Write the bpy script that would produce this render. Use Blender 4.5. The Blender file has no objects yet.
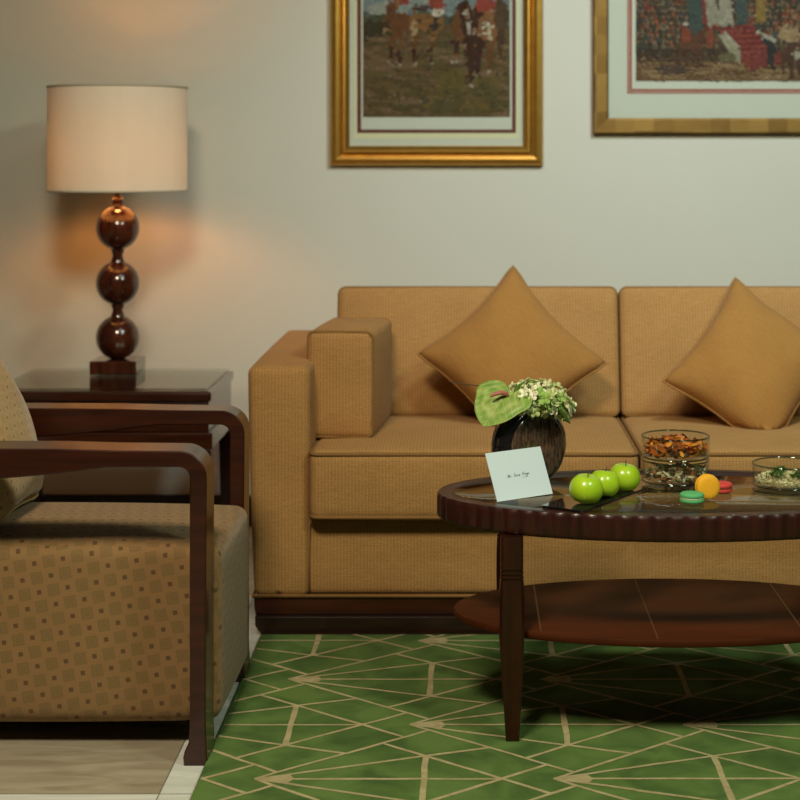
import bpy, bmesh, math, random
from mathutils import Vector, Matrix

# ------------------------------------------------------------------ camera, world, lights, exposure
scn = bpy.context.scene
COL = scn.collection
PI = math.pi
R = math.radians

CAM_H, FPX, VPX, VPY = 1.2, 1700.0, 468.0, 155.0
cam_d = bpy.data.cameras.new('camera')
cam_d.sensor_width = 36.0
cam_d.sensor_fit = 'HORIZONTAL'
cam_d.lens = FPX / 800.0 * 36.0
cam_d.shift_x = 0.5 - VPX / 800.0
cam_d.shift_y = VPY / 800.0 - 0.5
cam_d.clip_start = 0.05
cam_d.dof.use_dof = True
cam_d.dof.focus_distance = 3.62
cam_d.dof.aperture_fstop = 4.0
cam = bpy.data.objects.new('camera', cam_d)
cam.location = (0, 0, CAM_H)
cam.rotation_euler = (PI / 2, 0, 0)
COL.objects.link(cam)
scn.camera = cam

world = bpy.data.worlds.new('world')
scn.world = world
world.use_nodes = True

def aim(o, target):
    d = Vector(target) - o.location
    o.rotation_euler = d.to_track_quat('-Z', 'Y').to_euler()

def area(name, loc, target, size, power, color, size_y=None):
    l = bpy.data.lights.new(name, 'AREA')
    l.energy = power
    l.color = color
    l.size = size
    if size_y:
        l.shape = 'RECTANGLE'
        l.size_y = size_y
    o = bpy.data.objects.new(name, l)
    o.location = loc
    COL.objects.link(o)
    aim(o, target)
    return o

def spot(name, loc, target, power, color, angle, radius, blend=0.6):
    l = bpy.data.lights.new(name, 'SPOT')
    l.energy = power
    l.color = color
    l.spot_size = R(angle)
    l.spot_blend = blend
    l.shadow_soft_size = radius
    o = bpy.data.objects.new(name, l)
    o.location = loc
    COL.objects.link(o)
    aim(o, target)
    return o

# ceiling: two soft panels in front of the table, spots washing the wall
LIGHTS = {
    'ceiling_panel_left': (80, (1.0, 0.86, 0.63)),
    'ceiling_panel_right': (40, (0.84, 1.0, 0.76)),
    'wall_spot_right': (170, (0.78, 0.97, 1.0)),
    'wall_spot_middle': (40, (1.0, 0.86, 0.84)),
    'bulb': (115, (1.0, 0.37, 0.09)),
    'world': (0.012, (1, 0.95, 0.85)),
}
area('ceiling_panel_left', (-0.55, 1.75, 2.75), (-0.35, 2.5, 0.0), 0.55, *LIGHTS['ceiling_panel_left'])
area('ceiling_panel_right', (1.5, 1.9, 2.75), (1.3, 2.9, 0.0), 0.55, *LIGHTS['ceiling_panel_right'])
spot('wall_spot_right', (1.0, 3.2, 2.75), (0.95, 5.55, 1.05), *LIGHTS['wall_spot_right'], 85, 0.15, 1.0)
spot('wall_spot_middle', (0.15, 3.2, 2.75), (0.15, 5.55, 1.05), *LIGHTS['wall_spot_middle'], 75, 0.15, 1.0)
world.node_tree.nodes['Background'].inputs[0].default_value = (*LIGHTS['world'][1], 1)
world.node_tree.nodes['Background'].inputs[1].default_value = LIGHTS['world'][0]

scn.view_settings.view_transform = 'Standard'
scn.view_settings.look = 'None'
scn.view_settings.gamma = 1.0
scn.view_settings.use_curve_mapping = False
scn.view_settings.exposure = 0.0
scn.cycles.transparent_max_bounces = 24
scn.cycles.max_bounces = 10

# ------------------------------------------------------------------ material helpers
def new_mat(name):
    m = bpy.data.materials.new(name)
    m.use_nodes = True
    nt = m.node_tree
    return m, nt, nt.nodes['Principled BSDF']

def nd(nt, kind, **kw):
    n = nt.nodes.new(kind)
    for k, v in kw.items():
        setattr(n, k, v)
    return n

def lk(nt, a, b):
    nt.links.new(a, b)

def math_n(nt, op, a, b=None, c=None):
    n = nd(nt, 'ShaderNodeMath', operation=op)
    for i, v in enumerate((a, b, c)):
        if v is None:
            continue
        if isinstance(v, (int, float)):
            n.inputs[i].default_value = v
        else:
            lk(nt, v, n.inputs[i])
    return n.outputs[0]

def mixc(nt, fac, a, b):
    n = nd(nt, 'ShaderNodeMix', data_type='RGBA')
    if isinstance(fac, (int, float)):
        n.inputs[0].default_value = fac
    else:
        lk(nt, fac, n.inputs[0])
    for s, v in ((6, a), (7, b)):
        if isinstance(v, tuple):
            n.inputs[s].default_value = (*v[:3], 1)
        else:
            lk(nt, v, n.inputs[s])
    return n.outputs[2]

def plain(name, col, rough=0.5, metal=0.0, spec=0.5, coat=0.0, var=0.0, scale=40.0, bump=0.0, sheen=0.0):
    m, nt, b = new_mat(name)
    b.inputs['Roughness'].default_value = rough
    b.inputs['Metallic'].default_value = metal
    b.inputs['Specular IOR Level'].default_value = spec
    b.inputs['Coat Weight'].default_value = coat
    b.inputs['Coat Roughness'].default_value = 0.08
    b.inputs['Sheen Weight'].default_value = sheen
    tc = nd(nt, 'ShaderNodeTexCoord')
    no = nd(nt, 'ShaderNodeTexNoise')
    no.inputs['Scale'].default_value = scale
    no.inputs['Detail'].default_value = 4
    lk(nt, tc.outputs['Object'], no.inputs['Vector'])
    lo = tuple(c * (1 - var) for c in col)
    hi = tuple(min(1, c * (1 + var)) for c in col)
    lk(nt, mixc(nt, no.outputs['Fac'], lo, hi), b.inputs['Base Color'])
    if bump:
        bp = nd(nt, 'ShaderNodeBump')
        bp.inputs['Strength'].default_value = bump
        bp.inputs['Distance'].default_value = 0.004
        lk(nt, no.outputs['Fac'], bp.inputs['Height'])
        lk(nt, bp.outputs[0], b.inputs['Normal'])
    return m

def wood(name, dark, light, axis=0, rough=0.28, coat=0.35, scale=9.0, spec=0.3):
    m, nt, b = new_mat(name)
    b.inputs['Roughness'].default_value = rough
    b.inputs['Coat Weight'].default_value = coat
    b.inputs['Specular IOR Level'].default_value = spec
    b.inputs['Coat Roughness'].default_value = 0.12
    tc = nd(nt, 'ShaderNodeTexCoord')
    mp = nd(nt, 'ShaderNodeMapping')
    s = [scale * 5] * 3
    s[axis] = scale * 0.5
    mp.inputs['Scale'].default_value = s
    lk(nt, tc.outputs['Object'], mp.inputs['Vector'])
    no = nd(nt, 'ShaderNodeTexNoise')
    no.inputs['Scale'].default_value = 1.0
    no.inputs['Detail'].default_value = 6
    no.inputs['Roughness'].default_value = 0.6
    lk(nt, mp.outputs[0], no.inputs['Vector'])
    cr = nd(nt, 'ShaderNodeValToRGB')
    cr.color_ramp.elements[0].position = 0.3
    cr.color_ramp.elements[0].color = (*dark, 1)
    cr.color_ramp.elements[1].position = 0.72
    cr.color_ramp.elements[1].color = (*light, 1)
    lk(nt, no.outputs['Fac'], cr.inputs[0])
    lk(nt, cr.outputs[0], b.inputs['Base Color'])
    return m

def glassy(name, tint, f0=0.045, rough=0.0):
    # thin clear glass: reflection grows towards grazing angles, the rest passes straight through
    m, nt, b = new_mat(name)
    nt.nodes.remove(b)
    out = nt.nodes['Material Output']
    geo = nd(nt, 'ShaderNodeNewGeometry')
    dt = nd(nt, 'ShaderNodeVectorMath', operation='DOT_PRODUCT')
    lk(nt, geo.outputs['Normal'], dt.inputs[0])
    lk(nt, geo.outputs['Incoming'], dt.inputs[1])
    c = math_n(nt, 'ABSOLUTE', dt.outputs['Value'])
    p = math_n(nt, 'POWER', math_n(nt, 'SUBTRACT', 1.0, c), 5.0)
    f = math_n(nt, 'MULTIPLY_ADD', p, 1 - f0, f0)
    tr = nd(nt, 'ShaderNodeBsdfTransparent')
    tr.inputs[0].default_value = (*tint, 1)
    gl = nd(nt, 'ShaderNodeBsdfGlossy')
    gl.inputs['Roughness'].default_value = rough
    mx = nd(nt, 'ShaderNodeMixShader')
    lk(nt, f, mx.inputs[0])
    lk(nt, tr.outputs[0], mx.inputs[1])
    lk(nt, gl.outputs[0], mx.inputs[2])
    lk(nt, mx.outputs[0], out.inputs[0])
    return m

def sofa_fabric(name, a, b_, rib=0.0085, sheen=0.04):
    m, nt, b = new_mat(name)
    b.inputs['Roughness'].default_value = 0.9
    b.inputs['Specular IOR Level'].default_value = 0.15
    b.inputs['Sheen Weight'].default_value = sheen
    b.inputs['Sheen Roughness'].default_value = 0.5
    uv = nd(nt, 'ShaderNodeUVMap')
    w = nd(nt, 'ShaderNodeTexWave', wave_type='BANDS', bands_direction='X')
    w.inputs['Scale'].default_value = 0.314 / rib
    w.inputs['Distortion'].default_value = 0.6
    w.inputs['Detail'].default_value = 2
    w.inputs['Detail Scale'].default_value = 3
    lk(nt, uv.outputs[0], w.inputs['Vector'])
    w2 = nd(nt, 'ShaderNodeTexWave', wave_type='BANDS', bands_direction='Y')
    w2.inputs['Scale'].default_value = 0.314 / (rib * 0.62)
    w2.inputs['Distortion'].default_value = 1.2
    lk(nt, uv.outputs[0], w2.inputs['Vector'])
    no = nd(nt, 'ShaderNodeTexNoise')
    no.inputs['Scale'].default_value = 6
    no.inputs['Detail'].default_value = 5
    lk(nt, uv.outputs[0], no.inputs['Vector'])
    mp = nd(nt, 'ShaderNodeMapping')
    mp.inputs['Scale'].default_value = (30, 260, 1)
    lk(nt, uv.outputs[0], mp.inputs['Vector'])
    sl = nd(nt, 'ShaderNodeTexNoise')
    sl.inputs['Scale'].default_value = 1
    sl.inputs['Detail'].default_value = 2
    lk(nt, mp.outputs[0], sl.inputs['Vector'])
    k = math_n(nt, 'MULTIPLY', w.outputs['Fac'], 0.22)
    k = math_n(nt, 'MULTIPLY_ADD', w2.outputs['Fac'], 0.16, k)
    k = math_n(nt, 'MULTIPLY_ADD', no.outputs['Fac'], 0.34, k)
    k = math_n(nt, 'MULTIPLY_ADD', sl.outputs['Fac'], 0.45, k)
    gr = nd(nt, 'ShaderNodeTexNoise')
    gr.inputs['Scale'].default_value = 330
    gr.inputs['Detail'].default_value = 1
    lk(nt, uv.outputs[0], gr.inputs['Vector'])
    k = math_n(nt, 'ADD', k, math_n(nt, 'MULTIPLY', math_n(nt, 'SUBTRACT', gr.outputs['Fac'], 0.5), 1.1))
    k = math_n(nt, 'MINIMUM', math_n(nt, 'MAXIMUM', k, 0.0), 1.3)
    lk(nt, mixc(nt, k, a, b_), b.inputs['Base Color'])
    mw = nd(nt, 'ShaderNodeMapping')
    mw.inputs['Scale'].default_value = (5, 13, 1)
    lk(nt, uv.outputs[0], mw.inputs['Vector'])
    wr = nd(nt, 'ShaderNodeTexNoise')
    wr.inputs['Scale'].default_value = 1
    wr.inputs['Detail'].default_value = 3
    wr.inputs['Distortion'].default_value = 0.8
    lk(nt, mw.outputs[0], wr.inputs['Vector'])
    b0 = nd(nt, 'ShaderNodeBump')
    b0.inputs['Strength'].default_value = 0.16
    b0.inputs['Distance'].default_value = 0.02
    lk(nt, wr.outputs['Fac'], b0.inputs['Height'])
    bp = nd(nt, 'ShaderNodeBump')
    bp.inputs['Strength'].default_value = 0.35
    bp.inputs['Distance'].default_value = 0.002
    lk(nt, k, bp.inputs['Height'])
    lk(nt, b0.outputs[0], bp.inputs['Normal'])
    lk(nt, bp.outputs[0], b.inputs['Normal'])
    return m

def square_fabric(name, ground, big, small, cell=0.0262, tilt=10.0):
    # woven checker of large pale-green squares and small brown squares
    m, nt, b = new_mat(name)
    b.inputs['Roughness'].default_value = 0.8
    b.inputs['Specular IOR Level'].default_value = 0.2
    b.inputs['Sheen Weight'].default_value = 0.2
    uv = nd(nt, 'ShaderNodeUVMap')
    mp = nd(nt, 'ShaderNodeMapping')
    mp.inputs['Rotation'].default_value = (0, 0, R(tilt))
    mp.inputs['Scale'].default_value = (1 / cell, 1 / cell, 1)
    lk(nt, uv.outputs[0], mp.inputs['Vector'])
    sp = nd(nt, 'ShaderNodeSeparateXYZ')
    lk(nt, mp.outputs[0], sp.inputs[0])
    x, y = sp.outputs[0], sp.outputs[1]
    fx = math_n(nt, 'ABSOLUTE', math_n(nt, 'SUBTRACT', math_n(nt, 'SUBTRACT', x, math_n(nt, 'FLOOR', x)), 0.5))
    fy = math_n(nt, 'ABSOLUTE', math_n(nt, 'SUBTRACT', math_n(nt, 'SUBTRACT', y, math_n(nt, 'FLOOR', y)), 0.5))
    d = math_n(nt, 'MAXIMUM', fx, fy)
    par = math_n(nt, 'ADD', math_n(nt, 'FLOOR', x), math_n(nt, 'FLOOR', y))
    par = math_n(nt, 'SUBTRACT', math_n(nt, 'MULTIPLY', par, 0.5), math_n(nt, 'FLOOR', math_n(nt, 'MULTIPLY', par, 0.5)))
    par = math_n(nt, 'GREATER_THAN', par, 0.25)
    in_small = math_n(nt, 'MULTIPLY', math_n(nt, 'LESS_THAN', d, 0.155), math_n(nt, 'SUBTRACT', 1.0, par))
    in_big = math_n(nt, 'MULTIPLY', math_n(nt, 'LESS_THAN', d, 0.41), par)
    ring = math_n(nt, 'MULTIPLY', math_n(nt, 'LESS_THAN', d, 0.27), math_n(nt, 'GREATER_THAN', d, 0.20))
    no = nd(nt, 'ShaderNodeTexNoise')
    no.inputs['Scale'].default_value = 420
    no.inputs['Detail'].default_value = 2
    lk(nt, uv.outputs[0], no.inputs['Vector'])
    n2 = nd(nt, 'ShaderNodeTexNoise')
    n2.inputs['Scale'].default_value = 9
    lk(nt, uv.outputs[0], n2.inputs['Vector'])
    c = mixc(nt, n2.outputs['Fac'], tuple(v * 0.9 for v in ground), tuple(v * 1.1 for v in ground))
    c = mixc(nt, math_n(nt, 'MULTIPLY', in_big, math_n(nt, 'MULTIPLY_ADD', ring, -0.35, 0.85)), c, big)
    c = mixc(nt, math_n(nt, 'MULTIPLY', in_small, 0.85), c, small)
    c2 = mixc(nt, math_n(nt, 'MULTIPLY', no.outputs['Fac'], 0.35), c, (0.10, 0.065, 0.03))
    lk(nt, c2, b.inputs['Base Color'])
    bp = nd(nt, 'ShaderNodeBump')
    bp.inputs['Strength'].default_value = 0.25
    bp.inputs['Distance'].default_value = 0.001
    lk(nt, no.outputs['Fac'], bp.inputs['Height'])
    lk(nt, bp.outputs[0], b.inputs['Normal'])
    return m

def attr_mat(name, rough=0.6, spec=0.3, coat=0.0, sss=0.0):
    m, nt, b = new_mat(name)
    at = nd(nt, 'ShaderNodeAttribute', attribute_name='tone')
    lk(nt, at.outputs['Color'], b.inputs['Base Color'])
    b.inputs['Roughness'].default_value = rough
    b.inputs['Specular IOR Level'].default_value = spec
    b.inputs['Coat Weight'].default_value = coat
    return m

# ------------------------------------------------------------------ mesh helpers
def build(name, vf, mat, parent=None, loc=(0, 0, 0), rot=(0, 0, 0), smooth=True, uv=False, tone=None, mats=None, fmat=None, sharp=None):
    verts, faces = vf
    me = bpy.data.meshes.new(name)
    me.from_pydata([tuple(v) for v in verts], [], faces)
    if mats:
        for m in mats:
            me.materials.append(m)
    else:
        me.materials.append(mat)
    if fmat:
        me.polygons.foreach_set('material_index', fmat)
    me.polygons.foreach_set('use_smooth', [smooth] * len(me.polygons))
    bm = bmesh.new()
    bm.from_mesh(me)
    bmesh.ops.recalc_face_normals(bm, faces=bm.faces)
    if sharp is not None:
        for e in bm.edges:
            if len(e.link_faces) == 2 and e.calc_face_angle(0) > sharp:
                e.smooth = False
    bm.to_mesh(me)
    bm.free()
    if uv:
        L = me.uv_layers.new(name='UVMap')
        for p in me.polygons:
            n = p.normal
            ax = max(range(3), key=lambda i: abs(n[i]))
            for li in p.loop_indices:
                c = me.vertices[me.loops[li].vertex_index].co
                L.data[li].uv = ((c.y, c.z), (c.x, c.z), (c.x, c.y))[ax]
    if tone:
        a = me.color_attributes.new('tone', 'FLOAT_COLOR', 'CORNER')
        k = 0
        for p in me.polygons:
            for li in p.loop_indices:
                a.data[li].color = (*tone[p.index], 1)
    o = bpy.data.objects.new(name, me)
    COL.objects.link(o)
    o.location = loc
    o.rotation_euler = rot
    if parent:
        o.parent = parent
    return o

def tag(o, label, cat, group=None, kind=None):
    o['label'] = label
    o['category'] = cat
    if group:
        o['group'] = group
    if kind:
        o['kind'] = kind
    return o

def thing(name, label, cat, loc=(0, 0, 0), rotz=0, group=None):
    o = bpy.data.objects.new(name, None)
    o.empty_display_size = 0.05
    COL.objects.link(o)
    o.location = loc
    o.rotation_euler = (0, 0, rotz)
    return tag(o, label, cat, group)

def copy_tree(o, loc, label, parent=None):
    c = o.copy()
    COL.objects.link(c)
    if parent:
        c.parent = parent
    else:
        c.location = loc
        c['label'] = label
    for ch in list(o.children):
        copy_tree(ch, None, None, c)
    return c

def struct(name, vf, mat, **kw):
    o = build(name, vf, mat, **kw)
    o['kind'] = 'structure'
    return o

def join(*parts):
    V, F = [], []
    for v, f in parts:
        k = len(V)
        V += [Vector(p) for p in v]
        F += [[i + k for i in q] for q in f]
    return V, F

def xf(vf, M):
    return [M @ Vector(v) for v in vf[0]], vf[1]

def move(vf, d):
    d = Vector(d)
    return [Vector(v) + d for v in vf[0]], vf[1]

def rbox(w, d, h, r, seg=4, mid=2, bulge=(0, 0, 0)):
    """Rounded box centred on 0, its flat faces may bulge outwards."""
    e = Vector((w / 2, d / 2, h / 2))
    r = min(r, *(0.999 * v for v in e))
    def axis(half):
        a = [-half + r * (1 - math.cos(PI / 2 * i / seg)) * 1.0 for i in range(seg)]
        m = [-(half - r) + 2 * (half - r) * i / mid for i in range(mid + 1)]
        return a + m + [-x for x in reversed(a)]
    ax = [axis(v) for v in e]
    V, F, idx = [], [], {}
    def vert(p):
        key = tuple(round(c, 6) for c in p)
        if key in idx:
            return idx[key]
        p = Vector(p)
        c = Vector([max(-(e[i] - r), min(e[i] - r, p[i])) for i in range(3)])
        dv = p - c
        q = c + (dv.normalized() * r if dv.length > 1e-9 else dv)
        f = [max(0.0, 1 - (q[i] / e[i]) ** 2) for i in range(3)]
        for i in range(3):
            j, k = (i + 1) % 3, (i + 2) % 3
            if bulge[i]:
                q[i] += bulge[i] * (q[i] / e[i]) * f[j] ** 0.6 * f[k] ** 0.6
        idx[key] = len(V)
        V.append(q)
        return idx[key]
    for i in range(3):
        j, k = (i + 1) % 3, (i + 2) % 3
        for s in (-1, 1):
            for a in range(len(ax[j]) - 1):
                for b in range(len(ax[k]) - 1):
                    q = []
                    for (u, v) in ((a, b), (a + 1, b), (a + 1, b + 1), (a, b + 1)):
                        p = [0, 0, 0]
                        p[i] = s * e[i]
                        p[j] = ax[j][u]
                        p[k] = ax[k][v]
                        q.append(vert(p))
                    if len(set(q)) >= 3:
                        F.append(list(dict.fromkeys(q)) if s > 0 else list(dict.fromkeys(q))[::-1])
    return V, F

def tube(pts, rad, n=8, closed=False, caps=True):
    pts = [Vector(p) for p in pts]
    m = len(pts)
    rads = rad if isinstance(rad, (list, tuple)) else [rad] * m
    V, F = [], []
    up = None
    for i, p in enumerate(pts):
        a = pts[(i - 1) % m] if (closed or i > 0) else p
        b = pts[(i + 1) % m] if (closed or i < m - 1) else p
        t = (b - a).normalized()
        if up is None:
            up = Vector((0, 0, 1)) if abs(t.z) < 0.9 else Vector((1, 0, 0))
        s = t.cross(up)
        if s.length < 1e-6:
            s = t.orthogonal()
        s.normalize()
        up = s.cross(t).normalized()
        for k in range(n):
            an = 2 * PI * k / n
            V.append(p + (s * math.cos(an) + up * math.sin(an)) * rads[i])
    rng = m if closed else m - 1
    for i in range(rng):
        for k in range(n):
            a, b = i * n + k, i * n + (k + 1) % n
            c, d = ((i + 1) % m) * n + (k + 1) % n, ((i + 1) % m) * n + k
            F.append([a, b, c, d])
    if not closed and caps:
        F.append(list(range(n))[::-1])
        F.append([(m - 1) * n + k for k in range(n)])
    return V, F

def lathe(profile, n=32, closed=False):
    V, F = [], []
    rings = []
    for (r, z) in profile:
        if r < 1e-7:
            rings.append([len(V)])
            V.append(Vector((0, 0, z)))
        else:
            rings.append(list(range(len(V), len(V) + n)))
            V += [Vector((r * math.cos(2 * PI * k / n), r * math.sin(2 * PI * k / n), z)) for k in range(n)]
    m = len(rings)
    for i in range(m if closed else m - 1):
        A, B = rings[i], rings[(i + 1) % m]
        for k in range(n):
            k2 = (k + 1) % n
            if len(A) == 1 and len(B) == 1:
                continue
            if len(A) == 1:
                F.append([A[0], B[k2], B[k]])
            elif len(B) == 1:
                F.append([A[k], A[k2], B[0]])
            else:
                F.append([A[k], A[k2], B[k2], B[k]])
    return V, F

def prism(poly, y0, y1, bevel=0.0, seg=2):
    """Polygon in x,z swept from y0 to y1 with its outline edges bevelled."""
    bm = bmesh.new()
    a = [bm.verts.new((x, y0, z)) for x, z in poly]
    b = [bm.verts.new((x, y1, z)) for x, z in poly]
    n = len(poly)
    fa = bm.faces.new(a)
    fb = bm.faces.new(b[::-1])
    for i in range(n):
        j = (i + 1) % n
        bm.faces.new((a[j], a[i], b[i], b[j]))
    bmesh.ops.recalc_face_normals(bm, faces=bm.faces)
    if bevel:
        ed = [e for e in bm.edges if e in fa.edges or e in fb.edges]
        bmesh.ops.bevel(bm, geom=ed, offset=bevel, segments=seg, affect='EDGES', profile=0.5)
    bmesh.ops.triangulate(bm, faces=[f for f in bm.faces if len(f.verts) > 6])
    bm.verts.ensure_lookup_table()
    bm.verts.index_update()
    out = [v.co.copy() for v in bm.verts], [[v.index for v in f.verts] for f in bm.faces]
    bm.free()
    return out

def round_rect(w, h, r, seg=5):
    P = []
    for cx, cy, a0 in ((w / 2 - r, h / 2 - r, 0), (-w / 2 + r, h / 2 - r, 90), (-w / 2 + r, -h / 2 + r, 180), (w / 2 - r, -h / 2 + r, 270)):
        for i in range(seg + 1):
            an = R(a0 + 90 * i / seg)
            P.append((cx + r * math.cos(an), cy + r * math.sin(an)))
    return P

def densify(P, step):
    out = []
    for i in range(len(P)):
        a, b = Vector(P[i]), Vector(P[(i + 1) % len(P)])
        k = max(1, int((b - a).length / step))
        out += [a.lerp(b, j / k) for j in range(k)]
    return out

def px(x, y, Z):
    """Point of the room at distance Z seen at photo position x, y (used for measuring the plan)."""
    return Vector(((x - VPX) * Z / FPX, Z, CAM_H - (y - VPY) * Z / FPX))

# ------------------------------------------------------------------ materials
M_WALL = plain('wall_paint', (0.59, 0.58, 0.50), 0.9, spec=0.2, var=0.02, scale=3, bump=0.02)
M_BASEB = wood('baseboard_wood', (0.012, 0.006, 0.004), (0.03, 0.013, 0.008), 0)
M_WOODX = wood('mahogany_x', (0.022, 0.005, 0.0025), (0.062, 0.016, 0.007), 0)
M_WOODZ = wood('mahogany_z', (0.013, 0.0028, 0.0014), (0.036, 0.0075, 0.0033), 2)
M_WOODARM = wood('mahogany_arm', (0.017, 0.0026, 0.0009), (0.046, 0.0085, 0.0026), 0, rough=0.34, coat=0.45, spec=0.4)
M_SHELF = wood('shelf_veneer', (0.044, 0.0095, 0.0025), (0.076, 0.018, 0.0045), 0, rough=0.5, coat=0.0, scale=5, spec=0.12)
M_APRON = wood('apron_wood', (0.018, 0.0045, 0.0035), (0.050, 0.012, 0.008), 2, rough=0.38, coat=0.12)
M_SIDE = wood('side_table_wood', (0.020, 0.005, 0.003), (0.060, 0.016, 0.007), 0, rough=0.2, coat=0.7, spec=0.5)
M_LAMPW = wood('lamp_wood', (0.026, 0.006, 0.003), (0.085, 0.022, 0.009), 2, rough=0.18, coat=0.8)
M_SOFA = sofa_fabric('sofa_weave', (0.175, 0.086, 0.026), (0.510, 0.278, 0.098))
M_SOFAP = plain('sofa_piping', (0.23, 0.12, 0.040), 0.85, spec=0.15, var=0.15)
M_PILLOW = sofa_fabric('pillow_cloth', (0.21, 0.096, 0.022), (0.42, 0.205, 0.056), rib=0.004, sheen=0.06)
M_PILP = plain('pillow_piping', (0.31, 0.155, 0.045), 0.85, spec=0.15, var=0.1)
M_CHAIR = square_fabric('chair_square_cloth', (0.275, 0.155, 0.060), (0.195, 0.122, 0.044), (0.085, 0.043, 0.017), cell=0.0296, tilt=-10)
M_CUSH = square_fabric('cushion_square_cloth', (0.44, 0.285, 0.125), (0.37, 0.24, 0.095), (0.15, 0.085, 0.033), cell=0.021, tilt=4)
M_GLASS = glassy('table_glass', (0.90, 0.95, 0.92))
M_BOWL = glassy('bowl_glass', (0.98, 0.99, 0.985), f0=0.05)
M_PANE = glassy('picture_glass', (0.97, 0.98, 0.97), f0=0.03)
M_BRASS = plain('brass', (0.55, 0.36, 0.12), 0.3, metal=1.0, var=0.05)
M_BLACK = plain('black_glass', (0.010, 0.010, 0.011), 0.06, spec=0.6, coat=0.6)

# ------------------------------------------------------------------ room shell
WALL_Y = 5.55
FLOOR_Z = -0.011     # the rug's top is the zero level
def quad_box(x0, x1, y0, y1, z0, z1, r=0.003, seg=1):
    return move(rbox(x1 - x0, y1 - y0, z1 - z0, r, seg, 1), ((x0 + x1) / 2, (y0 + y1) / 2, (z0 + z1) / 2))

struct('wall_back', quad_box(-3.2, 4.2, WALL_Y, WALL_Y + 0.12, -0.06, 2.85), M_WALL, smooth=False)
struct('baseboard_back', quad_box(-3.2, 4.2, WALL_Y - 0.018, WALL_Y, FLOOR_Z, 0.092, 0.004), M_BASEB, smooth=False)

# marble floor: beige slabs with white border strips
def marble(name, a, b_, rough):
    m, nt, b = new_mat(name)
    b.inputs['Roughness'].default_value = rough
    b.inputs['Specular IOR Level'].default_value = 0.5
    tc = nd(nt, 'ShaderNodeTexCoord')
    mp = nd(nt, 'ShaderNodeMapping')
    mp.inputs['Scale'].default_value = (2.2, 9, 1)
    mp.inputs['Rotation'].default_value = (0, 0, R(8))
    lk(nt, tc.outputs['Object'], mp.inputs['Vector'])
    no = nd(nt, 'ShaderNodeTexNoise')
    no.inputs['Scale'].default_value = 2.2
    no.inputs['Detail'].default_value = 8
    no.inputs['Distortion'].default_value = 1.2
    lk(nt, mp.outputs[0], no.inputs['Vector'])
    cr = nd(nt, 'ShaderNodeValToRGB')
    cr.color_ramp.elements[0].position = 0.32
    cr.color_ramp.elements[0].color = (*a, 1)
    cr.color_ramp.elements[1].position = 0.68
    cr.color_ramp.elements[1].color = (*b_, 1)
    lk(nt, no.outputs['Fac'], cr.inputs[0])
    lk(nt, cr.outputs[0], b.inputs['Base Color'])
    return m

M_MARBLE = marble('beige_marble', (0.27, 0.225, 0.150), (0.40, 0.355, 0.26), 0.12)
M_WHITE = marble('white_marble', (0.55, 0.58, 0.53), (0.72, 0.74, 0.68), 0.12)
M_GROUT = plain('grout', (0.22, 0.20, 0.16), 0.8)

def floor_mesh():
    xs = [-3.2, -2.15, -1.35, -0.585, -0.48, 0.6, 1.6, 2.6, 4.2]
    ys = [0.4, 1.2, 2.2, 3.12, 3.222, 4.45, 4.68, 5.55]
    V, F, fm = [], [], []
    g = 0.0012
    for i in range(len(xs) - 1):
        for j in range(len(ys) - 1):
            white = (i == 3) or j in (3, 5)
            k = len(V)
            a, b, c, d = xs[i] + g, xs[i + 1] - g, ys[j] + g, ys[j + 1] - g
            V += [(a, c, 0), (b, c, 0), (b, d, 0), (a, d, 0)]
            F.append([k, k + 1, k + 2, k + 3])
            fm.append(1 if white else 0)
    k = len(V)
    x0, x1, y0, y1 = xs[0], xs[-1], ys[0], ys[-1]
    V += [(x0, y0, -.002), (x1, y0, -.002), (x1, y1, -.002), (x0, y1, -.002), (x0, y0, -.05), (x1, y0, -.05), (x1, y1, -.05), (x0, y1, -.05)]
    for q in ((0, 1, 2, 3), (7, 6, 5, 4), (0, 4, 5, 1), (1, 5, 6, 2), (2, 6, 7, 3), (3, 7, 4, 0)):
        F.append([k + i for i in q])
        fm.append(2)
    return (V, F), fm
vf, fm = floor_mesh()
fl = struct('floor', vf, None, loc=(0, 0, FLOOR_Z), mats=[M_MARBLE, M_WHITE, M_GROUT], fmat=fm, smooth=False)

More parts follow.
